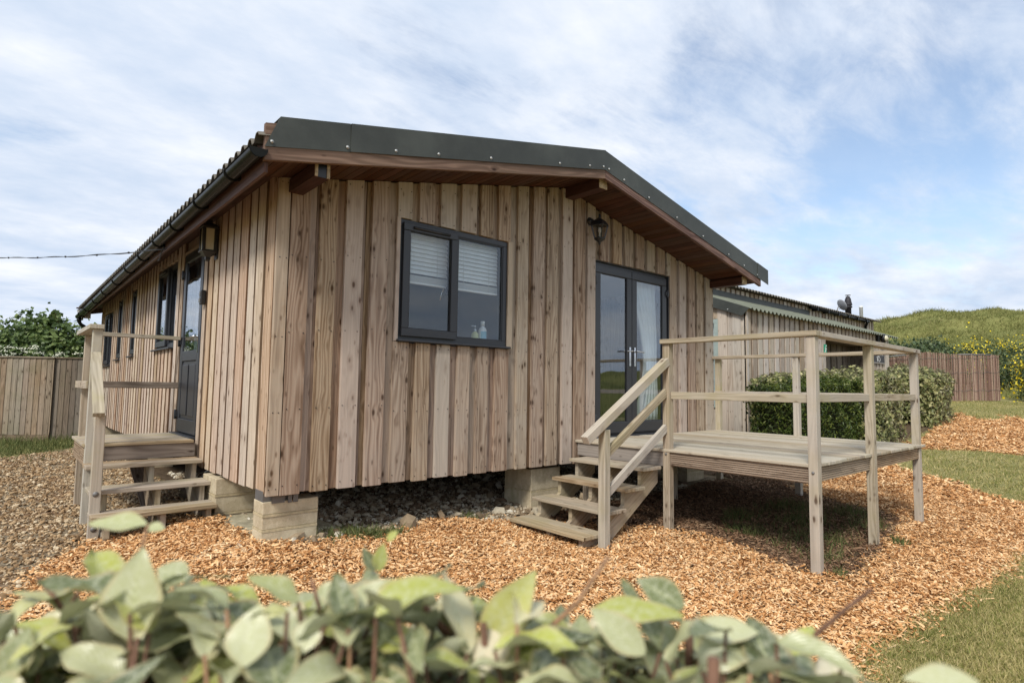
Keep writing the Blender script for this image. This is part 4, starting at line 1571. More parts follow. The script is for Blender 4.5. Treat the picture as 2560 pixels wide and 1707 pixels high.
# upper wall and roof
mb = MB()
x = NX0 + .3
while x < NXU - .02:
    b = min(x + .15, NXU)
    mb.box((x, NYU, 2.0), (b, NYU + .025, 3.0), 0, (0, 0, 1))
    x = b + .085
mb.box((NX0 + .3, NYU + .026, 1.9), (NXU - .01, NYU + .06, 3.02), 1, (0, 0, 1))
mb.box((NXU - .03, NYU + .061, -.5), (NXU, 7.0, 3.0), 0, (0, 0, 1))
mb.build('upper_cladding', [NEIGHW, GAPBROWN], nb)
mb = MB()
mb.hexa([(NX0 + .2, NYU - .03, lean(NYU) - .02), (16.05, NYU - .03, lean(NYU) - .02), (16.05, NYU - .001, lean(NYU) - .02), (NX0 + .2, NYU - .001, lean(NYU) - .02),
         (NX0 + .2, NYU - .006, 2.895), (16.05, NYU - .006, 2.895), (16.05, NYU - .001, 2.895), (NX0 + .2, NYU - .001, 2.895)])
for i in range(24):
    mb.sphere((NX0 + .5 + i * .26, NYU - .008, 2.875), .011, 1, 5)
mb.build('wall_flashing', [FLASH, BLACK], nb)
mb = MB()
corrugated(mb, NYU - .16, 3.03, 4.9, 3.03 + .2 * 2.5, NX0 + .2, NXU + .25, pitch=.155, amp=.022, dr=lambda q: 0, swap=True)
corrugated(mb, 4.9, 3.03 + .2 * 2.5, 7.2, 3.0, NX0 + .2, NXU + .25, pitch=.155, amp=.022, dr=lambda q: 0, swap=True)
mb.build('upper_roof', SHEET, nb, recalc=False, solid=.008)
mb = MB()
mb.tube([(15.9, NYU - .11, 2.975), (20.6, NYU - .11, 2.945)], .05, 10)
for gx_ in (16.3, 17.1, 17.9, 18.7, 19.5, 20.3):
    mb.box((gx_ - .02, NYU - .17, 2.90), (gx_ + .02, NYU - .002, 3.0))
mb.tube([(20.5, NYU - .11, 2.93), (20.5, NYU - .08, 2.84), (20.5, NYU - .04, 2.76), (20.5, NYU - .04, 2.30)], .04, 8)
mb.build('gutter', GUTT, nb)
mb = MB()
FL = (20.75, 3.1)
prof = [(.15, 2.9), (.15, 3.49), (.20, 3.50), (.20, 3.545), (.155, 3.55), (.155, 3.57), (.205, 3.59), (.205, 3.60), (.165, 3.70), (.165, 3.71), (.135, 3.83), (.105, 3.84), (.105, 3.89), (.02, 3.895), (.02, 3.92), (.14, 3.935), (.14, 3.945), (.01, 3.95)]
mb.lathe([(r_ * .66, h_) for r_, h_ in prof], (*FL, 0), 18)
mb.build('flue', plain('flue_black', (.030, .028, .032), .55, .3), nb)
mb = MB()
mb.lathe([(.060, 2.9), (.060, 3.62), (.069, 3.625), (.069, 3.67), (.05, 3.68)], (22.0, 3.1, 0), 14)
mb.build('vent_pipe', WHITE, nb)
dish = thing('satellite_dish', 'grey mesh satellite dish beside the black flue on the far roof', 'satellite dish', (20.3, 3.3, 3.3))
mb = MB()
pts = []
nr, na = 6, 20
cd = Vector((20.42, 3.22, 3.55))
ad = Vector((.55, -.35, .35)).normalized()
e1 = ad.orthogonal().normalized()
e2 = ad.cross(e1)
for j in range(nr):
    for i in range(na + 1):
        a = 2 * math.pi * i / na
        ra = .21 * j / (nr - 1) + .001
        pts.append(cd + (e1 * math.cos(a) + e2 * math.sin(a)) * ra + ad * (ra * ra * 1.3))
mb.grid(pts, na + 1, nr)
mb.build('reflector', plain('dish_grey', (.25, .26, .28), .6, .3), dish, recalc=False, solid=.01)
mb = MB()
mb.tube([cd - ad * .01, cd - ad * .12, (20.2, 3.3, 3.2)], .018, 8)
mb.tube([cd - e2 * .2, cd + ad * .28 - e2 * .1], .010, 6)
mb.lathe([(.03, 0), (.03, .08)], cd + ad * .26 - e2 * .1, 8)
mb.build('arm', STEEL, dish)

sign = thing('wall_sign', 'dark grey framed sign with white lettering and emblem on the neighbouring cabin', 'sign', (16.5, NY, 1.5))
SX0, SX1, SZ0, SZ1 = 15.98, 17.02, 1.34, 1.70
mb = MB(TG)
rect_frame(mb, SX0, SX1, SZ0, SZ1, .03, NY - .032, NY - .002)
mb.build('frame', SIGNF, sign)
mb = MB(TG)
mb.box((SX0 + .031, NY - .022, SZ0 + .031), (SX1 - .031, NY - .003, SZ1 - .031))
mb.build('panel', SIGNM, sign)


def text_mesh(name, s, x, y, z, size, mat, parent, sx=1.0):
    cu = bpy.data.curves.new(name, 'FONT')
    cu.body = s
    cu.size = size
    cu.align_x = 'CENTER'
    cu.align_y = 'CENTER'
    cu.extrude = .002
    tmp = bpy.data.objects.new(name, cu)
    COL.objects.link(tmp)
    bpy.context.view_layer.update()
    me = bpy.data.meshes.new_from_object(tmp)
    bpy.data.objects.remove(tmp)
    bpy.data.curves.remove(cu)
    off = root_loc(parent)
    me.transform(Matrix.Translation(Vector((x, y, z)) - off) @ Matrix.Rotation(RAD(90), 4, 'X') @ Matrix.Diagonal((sx, 1, 1, 1)))
    me.materials.clear()
    me.materials.append(mat)
    o = bpy.data.objects.new(name, me)
    return link(o, parent)


text_mesh('lettering', 'LAZAPONIX', 16.54, NY - .025, 1.60, .105, LETTER, sign, 1.32)
mb = MB()
for (x0, z0, x1, z1, wv) in ((16.38, 1.53, 16.44, 1.40, .03), (16.47, 1.525, 16.47, 1.40, .025), (16.53, 1.53, 16.60, 1.50, .022), (16.60, 1.50, 16.66, 1.45, .022), (16.66, 1.45, 16.56, 1.395, .022), (16.40, 1.53, 16.58, 1.545, .015)):
    mb.beam((x0, NY - .0245, z0), (x1, NY - .0245, z1), .004, wv, (0, -1, 0) if False else (0, 0, 1) if abs(z1 - z0) < abs(x1 - x0) else (1, 0, 0))
mb.build('emblem', LETTER, sign)
ex = thing('exit_sign', 'small green and white exit sign on the corner of the shaded recess', 'exit sign', (12.95, NY, 1.55))
mb = MB()
mb.box((12.885, NY - .012, 1.43), (13.03, NY - .002, 1.66))
mb.build('panel', EXITG, ex)
mb = MB()
mb.box((12.885, NY - .0145, 1.405), (13.03, NY - .0125, 1.43))
mb.beam((12.955, NY - .0135, 1.50), (12.975, NY - .0135, 1.59), .003, .04, (1, 0, 0))
mb.beam((12.94, NY - .0135, 1.57), (13.02, NY - .0135, 1.55), .003, .02, (0, 0, 1))
mb.beam((12.955, NY - .0135, 1.51), (12.92, NY - .0135, 1.47), .003, .02, (0, 0, 1))
mb.sphere((12.985, NY - .0135, 1.625), .014, 0, 6)
mb.build('pictogram', WHITE, ex)
l3 = thing('wall_lantern', 'small dark round bulkhead lamp high on the neighbouring cabin above the sign', 'lantern', (16.7, NY, 2.05))
mb = MB()
mb.box((16.42, NY - .06, 1.93), (16.56, NY - .002, 2.12))
mb.lathe([(.10, -.05), (.12, -.06), (.12, -.13), (.10, -.15)], (16.72, NY, 2.04), 16, axis='Y')
mb.build('body', BLACK, l3)
mb = MB()
mb.sphere((16.72, NY - .13, 2.04), .085, 0, 8)
mb.build('glass', FROST, l3)

# ------------------------------------------------------------------ overhead cable
mb = MB()
P0, P1 = Vector((-.335, 2.5, 1.97)), Vector((-2.6, 9.7, 2.74))
for off in (0, .009):
    pts = []
    for i in range(41):
        f = i / 40
        q = P0.lerp(P1, f)
        q.z += -f * (1 - f) * .35 + off * math.sin(f * 40)
        pts.append(q)
    mb.tube(pts, .0038, 6)
for f in (.1, .2, .31, .42, .55, .7):
    q = P0.lerp(P1, f)
    q.z -= f * (1 - f) * .35
    mb.sphere(q, .013, 0, 6)
mb.tube([P0, P0 + Vector((.005, .1, .05)), P0 + Vector((.012, .22, .02)), P0 + Vector((.014, .34, -.06)), P0 + Vector((.02, .44, -.05))], .006, 6)
wire = mb.build('overhead_cable', BLACK)
tag(wire, 'thin black cable strung from the left to the eave of the cabin', 'cable')

# ------------------------------------------------------------------ left boundary fence
def local_frame(p0, p1):
    p0, p1 = Vector((*p0, 0)), Vector((*p1, 0))
    d = (p1 - p0).normalized()
    n = Vector((d.y, -d.x, 0))          # towards the camera side
    return lambda p: p0 + d * p[0] + n * (-p[1]) + Vector((0, 0, p[2])), (p1 - p0).length


def fence_panel(p0, p1, z0, z1, label, wood=None, d0=0.0):
    wood = wood or FENCEW
    T, L = local_frame(p0, p1)
    g = thing('fence_panel', label, 'fence panel', (*p0, z0), 'timber fence panels on the left boundary')
    mb = MB(T)
    u = 0
    while u < L - .02:
        b = min(u + random.uniform(.105, .125), L)
        e = random.uniform(-.008, .004)
        mb.hexa([(u, d0 + .006, z0 + e), (b + .012, d0 - .006, z0 + e), (b + .012, d0 + .006, z0 + e), (u, d0 + .018, z0 + e), (u, d0 + .006, z1), (b + .012, d0 - .006, z1), (b + .012, d0 + .006, z1), (u, d0 + .018, z1)], 0, (0, 0, 1))
        u = b
    mb.build('boards', wood, g)
    mb = MB(T)
    mb.box((-.02, d0 - .03, z1), (L + .02, d0 + .05, z1 + .028))
    mb.build('capping_rail', wood, g, bevel=.004)
    mb = MB(T)
    mb.box((0, d0 - .004, z0 - .20), (L, d0 + .03, z0 - .01))
    mb.build('gravel_board', wood, g, bevel=.004)
    return g


# the line of the fence: through the points seen at 12.7 m
FA, FB, FC_ = (-3.9, 13.75), (-.70, 11.42), (.62, 10.62)
fence_panel((-5.9, 15.2), FA, -.62, 1.03, 'timber fence panel at the far left end of the left boundary')
fence_panel(FA, FB, -.60, 1.03, 'paler closeboard fence panel left of the porch posts')
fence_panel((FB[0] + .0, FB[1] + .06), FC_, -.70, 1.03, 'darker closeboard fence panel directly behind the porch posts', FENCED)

# ------------------------------------------------------------------ foliage helpers
def blob_pts(n, lobes, shell=.55):
    """points and outward normals through the outer part of overlapping ellipsoids"""
    vol = np.array([l[3] * l[4] + l[4] * l[5] + l[3] * l[5] for l in lobes])
    pick = rng.choice(len(lobes), n, p=vol / vol.sum())
    L = np.array(lobes)[pick]
    d = unit(rng.normal(size=(n, 3)))
    rad_ = shell + (1 - shell) * rng.random(n) ** .5
    rad_ *= 1 + .12 * rng.normal(size=n)
    p = L[:, :3] + d * L[:, 3:] * rad_[:, None]
    nr_ = unit(d / L[:, 3:])
    keep = np.ones(n, bool)
    for l in lobes:
        q = (p - np.array(l[:3])) / np.array(l[3:])
        keep &= (q ** 2).sum(1) > (shell * .85) ** 2
    return p[keep], nr_[keep]


def box_pts(n, x0, x1, y0, y1, z0f, ht, r=.16, rough=.05, curve=None, taper=None):
    """points over a clipped hedge: front, top, ends and back, rounded at the edges"""
    a = rng.random(n)
    lx, ly, lz = x1 - x0, y1 - y0, ht
    areas = np.array([lx * lz, lx * ly, ly * lz, ly * lz, lx * lz * .4])
    face = rng.choice(5, n, p=areas / areas.sum())
    u, v = rng.random(n), rng.random(n)
    p = np.zeros((n, 3))
    nn = np.zeros((n, 3))
    for f in range(5):
        k = face == f
        if f == 0:
            p[k] = np.stack([u[k] * lx, 0 * u[k], v[k] * lz], 1); nn[k] = (0, -1, 0)
        if f == 1:
            p[k] = np.stack([u[k] * lx, v[k] * ly, 0 * u[k] + lz], 1); nn[k] = (0, 0, 1)
        if f == 2:
            p[k] = np.stack([0 * u[k], u[k] * ly, v[k] * lz], 1); nn[k] = (-1, 0, 0)
        if f == 3:
            p[k] = np.stack([0 * u[k] + lx, u[k] * ly, v[k] * lz], 1); nn[k] = (1, 0, 0)
        if f == 4:
            p[k] = np.stack([u[k] * lx, 0 * u[k] + ly, v[k] * lz], 1); nn[k] = (0, 1, 0)
    # round the edges: pull to an inner box and push out by r along the direction
    lo = np.array([r, r, -1.0])
    hi = np.array([lx - r, ly - r, lz - r])
    core = np.clip(p, lo, hi)
    d = p - core
    ln = np.linalg.norm(d, axis=1, keepdims=True)
    d = d / np.maximum(ln, 1e-6)
    p = core + d * r
    nn = unit(nn * .4 + d)
    low = (np.sin(p[:, 0] * 4.1) * np.sin(p[:, 2] * 5.3 + p[:, 1] * 4) + np.sin(p[:, 0] * 9.7 + p[:, 2] * 7.1)) * .5
    depth = -np.abs(rng.normal(size=n)) * rough * 1.6 + low * rough * .7
    p = p + nn * depth[:, None]
    p[:, 0] += x0
    p[:, 1] += y0
    if curve is not None:
        p[:, 1] += curve(p[:, 0])
    p[:, 2] += z0f(p[:, 0], p[:, 1])
    return p, nn


def hedge_core(name, x0, x1, y0, y1, ht, mat, parent, inset=.10, curve=None):
    mb = MB()
    n = max(2, int((x1 - x0) / .4))
    for i in range(n):
        a = x0 + inset + (x1 - x0 - 2 * inset) * i / n
        b = x0 + inset + (x1 - x0 - 2 * inset) * (i + 1) / n
        cv = curve or (lambda q: 0)
        za, zb_ = gzf(a, y0) - .05, gzf(b, y0) - .05
        y0a, y0b, y1a, y1b = y0 + inset + cv(a), y0 + inset + cv(b), y1 - inset + cv(a), y1 - inset + cv(b)
        mb.hexa([(a, y0a, za + .12), (b, y0b, zb_ + .12), (b, y1b, zb_ + .12), (a, y1a, za + .12), (a, y0a, za + ht - inset + .05), (b, y0b, zb_ + ht - inset + .05), (b, y1b, zb_ + ht - inset + .05), (a, y1a, za + ht - inset + .05)])
    return mb.build(name, mat, parent)


TWIGS = plain('hedge_inside', (.030, .034, .016), .95, .05, mottle=.5, scale=20)
DARKLEAF = leaf_mat('dark_hedge_leaf', [(.12, (.022, .038, .008)), (.5, (.070, .108, .020)), (.85, (.16, .19, .038)), (1.0, (.27, .27, .07))], .45, .2)
PALELEAF = leaf_mat('pale_hedge_leaf', [(.10, (.075, .095, .026)), (.40, (.19, .21, .075)), (.70, (.36, .35, .15)), (1.0, (.54, .49, .26))], .5, .2, under=(.34, .32, .20))
BUSHLEAF = leaf_mat('broad_bush_leaf', [(.1, (.030, .055, .014)), (.5, (.095, .15, .040)), (.85, (.19, .25, .075)), (1.0, (.28, .32, .12))], .5, .28)
SHRUBLEAF = leaf_mat('shrub_leaf', [(.1, (.026, .045, .018)), (.5, (.075, .115, .045)), (.85, (.15, .19, .085)), (1.0, (.22, .25, .12))], .5, .2)
FLOWERY = rnd_mat('yellow_petals', [(0, (.62, .44, .01)), (.6, (.78, .62, .02)), (1, (.86, .74, .10))], .6)
FLOWERW = rnd_mat('white_petals', [(0, (.55, .56, .42)), (1, (.80, .80, .66))], .6)
GRASSM = leaf_mat('grass_blade', [(.05, (.10, .13, .028)), (.30, (.22, .235, .060)), (.52, (.42, .36, .145)), (1.0, (.60, .50, .26))], .7, .2, .15)
GRASSD = leaf_mat('rough_grass_blade', [(.05, (.05, .07, .022)), (.5, (.11, .135, .045)), (.85, (.20, .205, .08)), (1.0, (.34, .29, .15))], .7, .2, .15)
HILLM = leaf_mat('hill_grass_blade', [(.05, (.085, .105, .030)), (.40, (.185, .195, .062)), (.75, (.29, .28, .105)), (1.0, (.38, .34, .16))], .75, .2, .1, patch_scale=.3)

# ------------------------------------------------------------------ hedges on the right
zf = lambda x, y: gz(x, y)
hc = lambda x: -.045 * (x - 8.25)
hd1 = thing('clipped_hedge', 'dark green fine leaved clipped hedge behind the raised deck', 'hedge', (8.5, 0, -.7))
hedge_core('twigs', 8.3, 11.05, -.40, .48, 1.28, TWIGS, hd1, .15, hc)
p, nr_ = box_pts(17000, 8.25, 11.1, -.42, .50, zf, 1.28, .12, .15, hc)
leaves('foliage', p, nr_, .075, .024, DARKLEAF, hd1, .8)
hd2 = thing('clipped_hedge', 'pale variegated clipped hedge joined to the right end of the dark hedge', 'hedge', (11.5, 0, -.4))
hedge_core('twigs', 10.9, 12.35, -.70, .85, 1.32, TWIGS, hd2, .16, lambda x: -.02 * (x - 9))
p, nr_ = box_pts(9000, 10.9, 12.45, -.76, .9, zf, 1.35, .22, .14, lambda x: -.02 * (x - 9))
q_, n_ = box_pts(5000, 9.0, 11.0, .15, .85, zf, 1.37, .15, .08)
leaves('foliage', np.concatenate([p, q_]), np.concatenate([nr_, n_]), .088, .052, PALELEAF, hd2, .55)
hd3 = thing('clipped_hedge', 'rounded pale bush standing by itself in the far wood chips', 'hedge', (14.9, -.4, -.2))
hedge_core('twigs', 14.15, 15.6, -.90, .35, 1.18, TWIGS, hd3, .2)
p, nr_ = box_pts(9500, 14.0, 15.75, -.98, .42, zf, 1.24, .42, .15)
leaves('foliage', p, nr_, .090, .054, PALELEAF, hd3, .55)

# ------------------------------------------------------------------ brushwood screen
m, t = new_mat('brushwood')
_uv = t.n('ShaderNodeUVMap', uv_map='UVMap').outputs[0]
_r = t.n('ShaderNodeAttribute', attribute_name='rnd').outputs['Fac']
_nz = t.noise(t.n('ShaderNodeTexCoord').outputs['Object'], 22, 4, .7).outputs[0]
_c = t.ramp(t.math('ADD', t.math('MULTIPLY', _r, .65), t.math('MULTIPLY', _nz, .4)), [(.1, (.085, .048, .036)), (.45, (.24, .150, .115)), (.75, (.40, .285, .225)), (1, (.52, .40, .32))])
BRUSH = finish(m, t, principled(t, _c, .85, .1))


def brush_screen(p0, p1, z0a, z0b, h0, h1, label):
    T, L = local_frame(p0, p1)
    g = thing('brushwood_screen', label, 'screen', (*p0, z0a), 'brushwood screens at the foot of the hill')
    mb = MB(T)
    u = 0
    while u < L:
        f = u / L
        zb_ = z0a + (z0b - z0a) * f
        tp = zb_ + h0 + (h1 - h0) * f + random.uniform(-.03, .02) + .025 * math.sin(u * 3)
        r = random.uniform(.007, .012)
        d = random.uniform(-.012, .012)
        ln = random.uniform(-.02, .02)
        mb.tube([(u, d, zb_), (u + ln * .5, d + random.uniform(-.006, .006), (zb_ + tp) / 2), (u + ln, d, tp)], r, 4, cap=False, smooth=False)
        u += r * 1.75
    mb.build('canes', BRUSH, g, recalc=False)
    mb = MB(T)
    for zz in (.35, .95, 1.45):
        mb.tube([(i / 10 * L, -.016, z0a + (z0b - z0a) * i / 10 + zz + .03 * math.sin(i * 2.2 + zz * 5)) for i in range(11)], .005, 4)
    mb.build('binding_wire', STEEL, g)
    mb = MB(T)
    for uu in (.1, L * .5, L - .1):
        f = uu / L
        mb.box((uu - .03, .03, z0a + (z0b - z0a) * f - .2), (uu + .03, .08, z0a + (z0b - z0a) * f + h0 - .1))
    mb.build('post', RISER, g)
    return g


brush_screen((21.95, 1.45), (23.0, .52), .27, .30, 1.66, 1.60, 'longer brown brushwood screen panel left of the sagging one')
brush_screen((23.0, .52), (24.05, -.42), .30, .34, 1.58, 1.56, 'sagging brown brushwood screen panel at the right end with a bare rail on top')
brush_screen((23.6, 3.1), (21.95, 1.47), .30, .27, 1.45, 1.66, 'shaded brushwood screen panel turning back behind the neighbouring cabin')
mb = MB()
mb.tube([(23.02, .50, 1.885), (23.85, -.24, 1.885)], .022, 8)
mb.tube([(21.4, 2.2, 1.78), (21.75, 1.72, 1.84), (21.78, 1.68, 1.80)], .022, 8)
rail_ = mb.build('metal_rail', STEEL)
tag(rail_, 'bare grey metal pole along the top of the brushwood screens', 'rail')

# ------------------------------------------------------------------ hill
HC = Vector((CX, CY, 0))


HAZ = [30, 52, 60, 66, 70.5, 73, 76, 79, 82.5, 86, 90, 100, 115, 140]
HTOP = [.2, 1.0, 2.4, 3.6, 4.75, 5.15, 5.45, 5.55, 5.3, 4.85, 4.5, 3.6, 2.0, .2]


def hill_h(az, dist):
    """height of the grassy bank by bearing from the camera spot (degrees) and distance"""
    top = np.interp(az, HAZ, HTOP)
    f = ss(26, 50, dist) * (1 - ss(52, 95, dist))
    return .2 + top * f * 1.0


AZ = np.linspace(30, 140, 200)
DI = np.concatenate([np.linspace(24, 54, 70), np.linspace(56, 110, 20)])
A2, D2 = np.meshgrid(AZ, DI)
HX = CX + D2 * np.sin(np.radians(A2))
HY = CY + D2 * np.cos(np.radians(A2))


def hill_z(x, y):
    d = np.hypot(x - CX, y - CY)
    az = np.degrees(np.arctan2(x - CX, y - CY))
    b = gz(x, y)
    lump = .24 * np.sin(x * .9 + np.sin(y * .7)) * np.sin(y * 1.1 + x * .3) + .12 * np.sin(x * 2.1 + y * 1.3)
    e = ss(25, 31, d)
    return np.maximum(b - .15, 0 * b + hill_h(az, d) + .1) * e + (b - .3) * (1 - e) + lump * e * ss(27, 36, d)


m, t = new_mat('hill_turf')
_o = t.n('ShaderNodeTexCoord').outputs['Object']
_n = t.math('ADD', t.math('MULTIPLY', t.noise(_o, .35, 4, .65).outputs[0], .6), t.math('MULTIPLY', t.noise(_o, 5, 5, .75).outputs[0], .45))
_c = t.ramp(_n, [(.3, (.075, .09, .028)), (.5, (.16, .17, .055)), (.68, (.26, .25, .09))])
HTURF = finish(m, t, principled(t, _c, .95, .1, normal=t.n('ShaderNodeBump', {'Height': t.noise(_o, 4, 5, .75).outputs[0], 'Strength': .9, 'Distance': .15}).outputs[0]))
ny_, nx_ = HX.shape
ii = np.arange(ny_ * nx_).reshape(ny_, nx_)
quads = np.stack([ii[:-1, :-1], ii[:-1, 1:], ii[1:, 1:], ii[1:, :-1]], -1).reshape(-1)
hill = raw_mesh('hill', np.stack([HX, HY, hill_z(HX, HY)], -1).reshape(-1, 3), quads, np.full(len(quads) // 4, 4), np.zeros(len(quads) // 4), HTURF, smooth=True)
hill['kind'] = 'structure'

BLADE_V = [(-.5, 0, 0), (.5, 0, 0), (.32, .55, .16), (-.32, .55, .16), (0, 1, .48)]


def blades(name, pos, hgt, wid, mat, lean=.35, parent=None):
    n = len(pos)
    ay = unit(np.stack([rng.normal(size=n) * lean, rng.normal(size=n) * lean, np.ones(n)], 1))
    ax = unit(np.cross(ay, rng.normal(size=(n, 3))))
    az = np.cross(ax, ay)
    h = (hgt * rng.uniform(.55, 1.35, n))[:, None]
    wv = (wid * rng.uniform(.7, 1.3, n))[:, None]
    tv = np.array(BLADE_V)
    V = (pos[:, None, :] + tv[None, :, 0, None] * (ax * wv)[:, None, :] + tv[None, :, 1, None] * (ay * h)[:, None, :] + tv[None, :, 2, None] * (az * h)[:, None, :]).reshape(-1, 3)
    F3 = np.array([(0, 1, 2), (0, 2, 3), (3, 2, 4)])
    F = (F3[None] + (np.arange(n) * 5)[:, None, None]).reshape(-1)
    return raw_mesh(name, V, F, np.full(n * 3, 3), np.repeat(rng.random(n), 3), mat, parent)


n = 130000
az = rng.uniform(58, 96, n)
d = 26.5 + 27 * rng.random(n) ** .8
x, y = CX + d * np.sin(np.radians(az)), CY + d * np.cos(np.radians(az))
clump = .5 + .5 * np.sin(x * 1.7 + np.sin(y * 1.1) * 2) * np.sin(y * 1.9 + x * .6)
k = rng.random(n) < .35 + .65 * clump
x, y, d = x[k], y[k], d[k]
hg = blades('hill_grass', np.stack([x, y, hill_z(x, y) - .02], 1), .20 * (.5 + .9 * clump[k]), .030, HILLM, .6)
hg['kind'] = 'stuff'
tag(hg, 'long green grass covering the hill on the right', 'grass')

# shrubs and yellow flowers at the foot of the hill
def shrub(label, lobes, n, size, mat, grp, flowers=0, name='shrub', wl=.62):
    base = lobes[0]
    g = thing(name, label, 'shrub', (base[0], base[1], base[2] - base[5]), grp)
    mb = MB()
    for l in lobes:
        mb.tube([(l[0], l[1], l[2] - l[5] * 1.1), (l[0] + .05, l[1], l[2]), (l[0], l[1] + .05, l[2] + l[5] * .5)], [.05, .035, .01], 6)
        for q in range(5):
            a = rng.uniform(0, 6.28)
            mb.tube([(l[0], l[1], l[2] - l[5] * .5), (l[0] + math.cos(a) * l[3] * .7, l[1] + math.sin(a) * l[4] * .7, l[2] + l[5] * rng.uniform(.1, .6))], [.022, .006], 5)
    mb.build('stem', BARK, g)
    p, nr_ = blob_pts(n, lobes, .62)
    k = p[:, 2] > gz(p[:, 0], p[:, 1]) - .2
    leaves('foliage', p[k], nr_[k], size, size * wl, mat, g, .7)
    if flowers:
        p, nr_ = blob_pts(flowers, [(a, b, c + .06, d_ * 1.03, e_ * 1.03, f_ * 1.03) for a, b, c, d_, e_, f_ in lobes], .9)
        k = (nr_[:, 2] > -.3) & (np.sin(p[:, 0] * 3) * np.sin(p[:, 1] * 3.3 + p[:, 2] * 2) > -.1)
        leaves('flowers', p[k], nr_[k], .055, .055, FLOWERY, g, .8)
    return g


G1 = 'shrubs at the foot of the hill'
shrub('dark leafy shrub behind the left part of the brushwood screens', [(25.7, 3.3, 1.65, 1.1, 1.1, 1.0), (26.8, 2.3, 1.75, 1.1, 1.0, 1.0), (26.3, 2.8, 1.2, 1.2, 1.1, .9)], 9000, .13, SHRUBLEAF, G1)
shrub('yellow flowering shrub rising behind the sagging screen panel', [(27.8, 1.4, 1.55, .9, .9, .95), (28.5, .7, 1.65, 1.1, 1.0, 1.0), (29.2, -.1, 1.55, 1.0, 1.0, 1.05), (28.9, -1.2, 1.2, 1.0, 1.0, 1.1)], 8000, .10, SHRUBLEAF, G1, 5200)
shrub('yellow flowered shrub standing right of the brushwood screens', [(25.2, -1.35, .95, .55, .7, .9), (25.6, -1.9, 1.2, .8, .8, .9)], 6000, .09, SHRUBLEAF, G1, 3600)
shrub('dense dark shrub at the right edge beyond the far grass', [(25.0, -1.95, .55, .9, .85, .75), (25.3, -2.9, .9, 1.1, 1.2, 1.1), (26.2, -4.0, 1.0, 1.2, 1.2, 1.2)], 11000, .12, SHRUBLEAF, G1)
n = 900
cx_, cy_ = 29.5, 6.0
p = np.stack([cx_ + rng.normal(size=n) * 1.3, cy_ + rng.normal(size=n) * 1.1, np.zeros(n)], 1)
p2 = np.stack([28.5 + rng.normal(size=500) * 4.0, 2 + rng.normal(size=500) * 3.0, np.zeros(500)], 1)
p = np.concatenate([p, p2])
p[:, 2] = hill_z(p[:, 0], p[:, 1]) + rng.uniform(.1, .35, len(p))
yf = leaves('yellow_flowers', p, np.tile([0, -.5, .6], (len(p), 1)), .085, .085, FLOWERY, None, .7)
yf['kind'] = 'stuff'
tag(yf, 'yellow wild flowers scattered over the lower slope of the hill', 'flowers')

# ------------------------------------------------------------------ bushes behind the left fence
fd = Vector((.808, -.589, 0))
G2 = 'bushes behind the left fence'


def along(u, back):
    q = Vector((-.7, 11.42, 0)) + fd * u + Vector((.589, .808, 0)) * back
    return q.x, q.y


def bush_lobes(spec):
    out = []
    for (u, bk, z, a, b, c) in spec:
        x_, y_ = along(u, bk)
        out.append((x_, y_, z, a, b, c))
    return out


shrub('broad leaved green bush behind the left end of the fence', bush_lobes([(-3.6, 1.8, .75, 1.2, 1.1, 1.25), (-2.5, 1.6, .7, 1.0, 1.0, 1.2), (-4.8, 2.0, .7, 1.2, 1.1, 1.2)]), 13000, .105, BUSHLEAF, G2, name='leafy_bush', wl=.85)
shrub('broad leaved green bush behind the fence with one tall shoot', bush_lobes([(-1.5, 1.6, .85, .95, 1.0, 1.22), (-.75, 1.5, .72, .9, .9, 1.15), (-.98, 1.5, 2.08, .10, .10, .14), (-1.05, 1.5, 1.95, .2, .16, .12)]), 12000, .105, BUSHLEAF, G2, name='leafy_bush', wl=.85)
shrub('lower green bush behind the darker fence panel by the porch', bush_lobes([(.1, 1.6, .70, .9, .9, 1.05), (1.0, 1.5, .75, .9, .9, 1.02), (.75, 1.3, 1.72, .16, .13, .16)]), 10000, .10, BUSHLEAF, G2, name='leafy_bush', wl=.85)
pp, nn_ = [], []
for u in np.concatenate([rng.uniform(-4.8, 1.0, 40), rng.normal(-1.9, .35, 26)]):
    bx, by = along(u, rng.uniform(.25, .55))
    bz = 1.06 + abs(rng.normal()) * .13 + (.12 if -2.3 < u < -1.3 else 0)
    q = np.array([bx, by, bz]) + rng.normal(size=(26, 3)) * np.array([.055, .055, .014])
    pp.append(q)
fl = leaves('cow_parsley', np.concatenate(pp), np.tile([0, -.3, 1.0], (sum(len(a) for a in pp), 1)), .028, .028, FLOWERW, None, .5)
fl['kind'] = 'stuff'
tag(fl, 'white umbels of cow parsley along the top of the left fence', 'flowers')

# ------------------------------------------------------------------ loose ground cover
def scatter(n, x0, x1, y0, y1, dens):
    x = rng.uniform(x0, x1, n)
    y = rng.uniform(y0, y1, n)
    k = rng.random(n) < dens(x, y)
    return x[k], y[k]


def gtop(x, y):
    z = gz(x, y) + .012 * (np.sin(x * 5.1 + np.sin(y * 3.3)) * np.sin(y * 4.7 + x)) + .008 * np.sin(x * 13 + y * 9) * np.sin(y * 15 - x * 4)
    return z + np.where(zone(x, y) == 1, .012, 0)


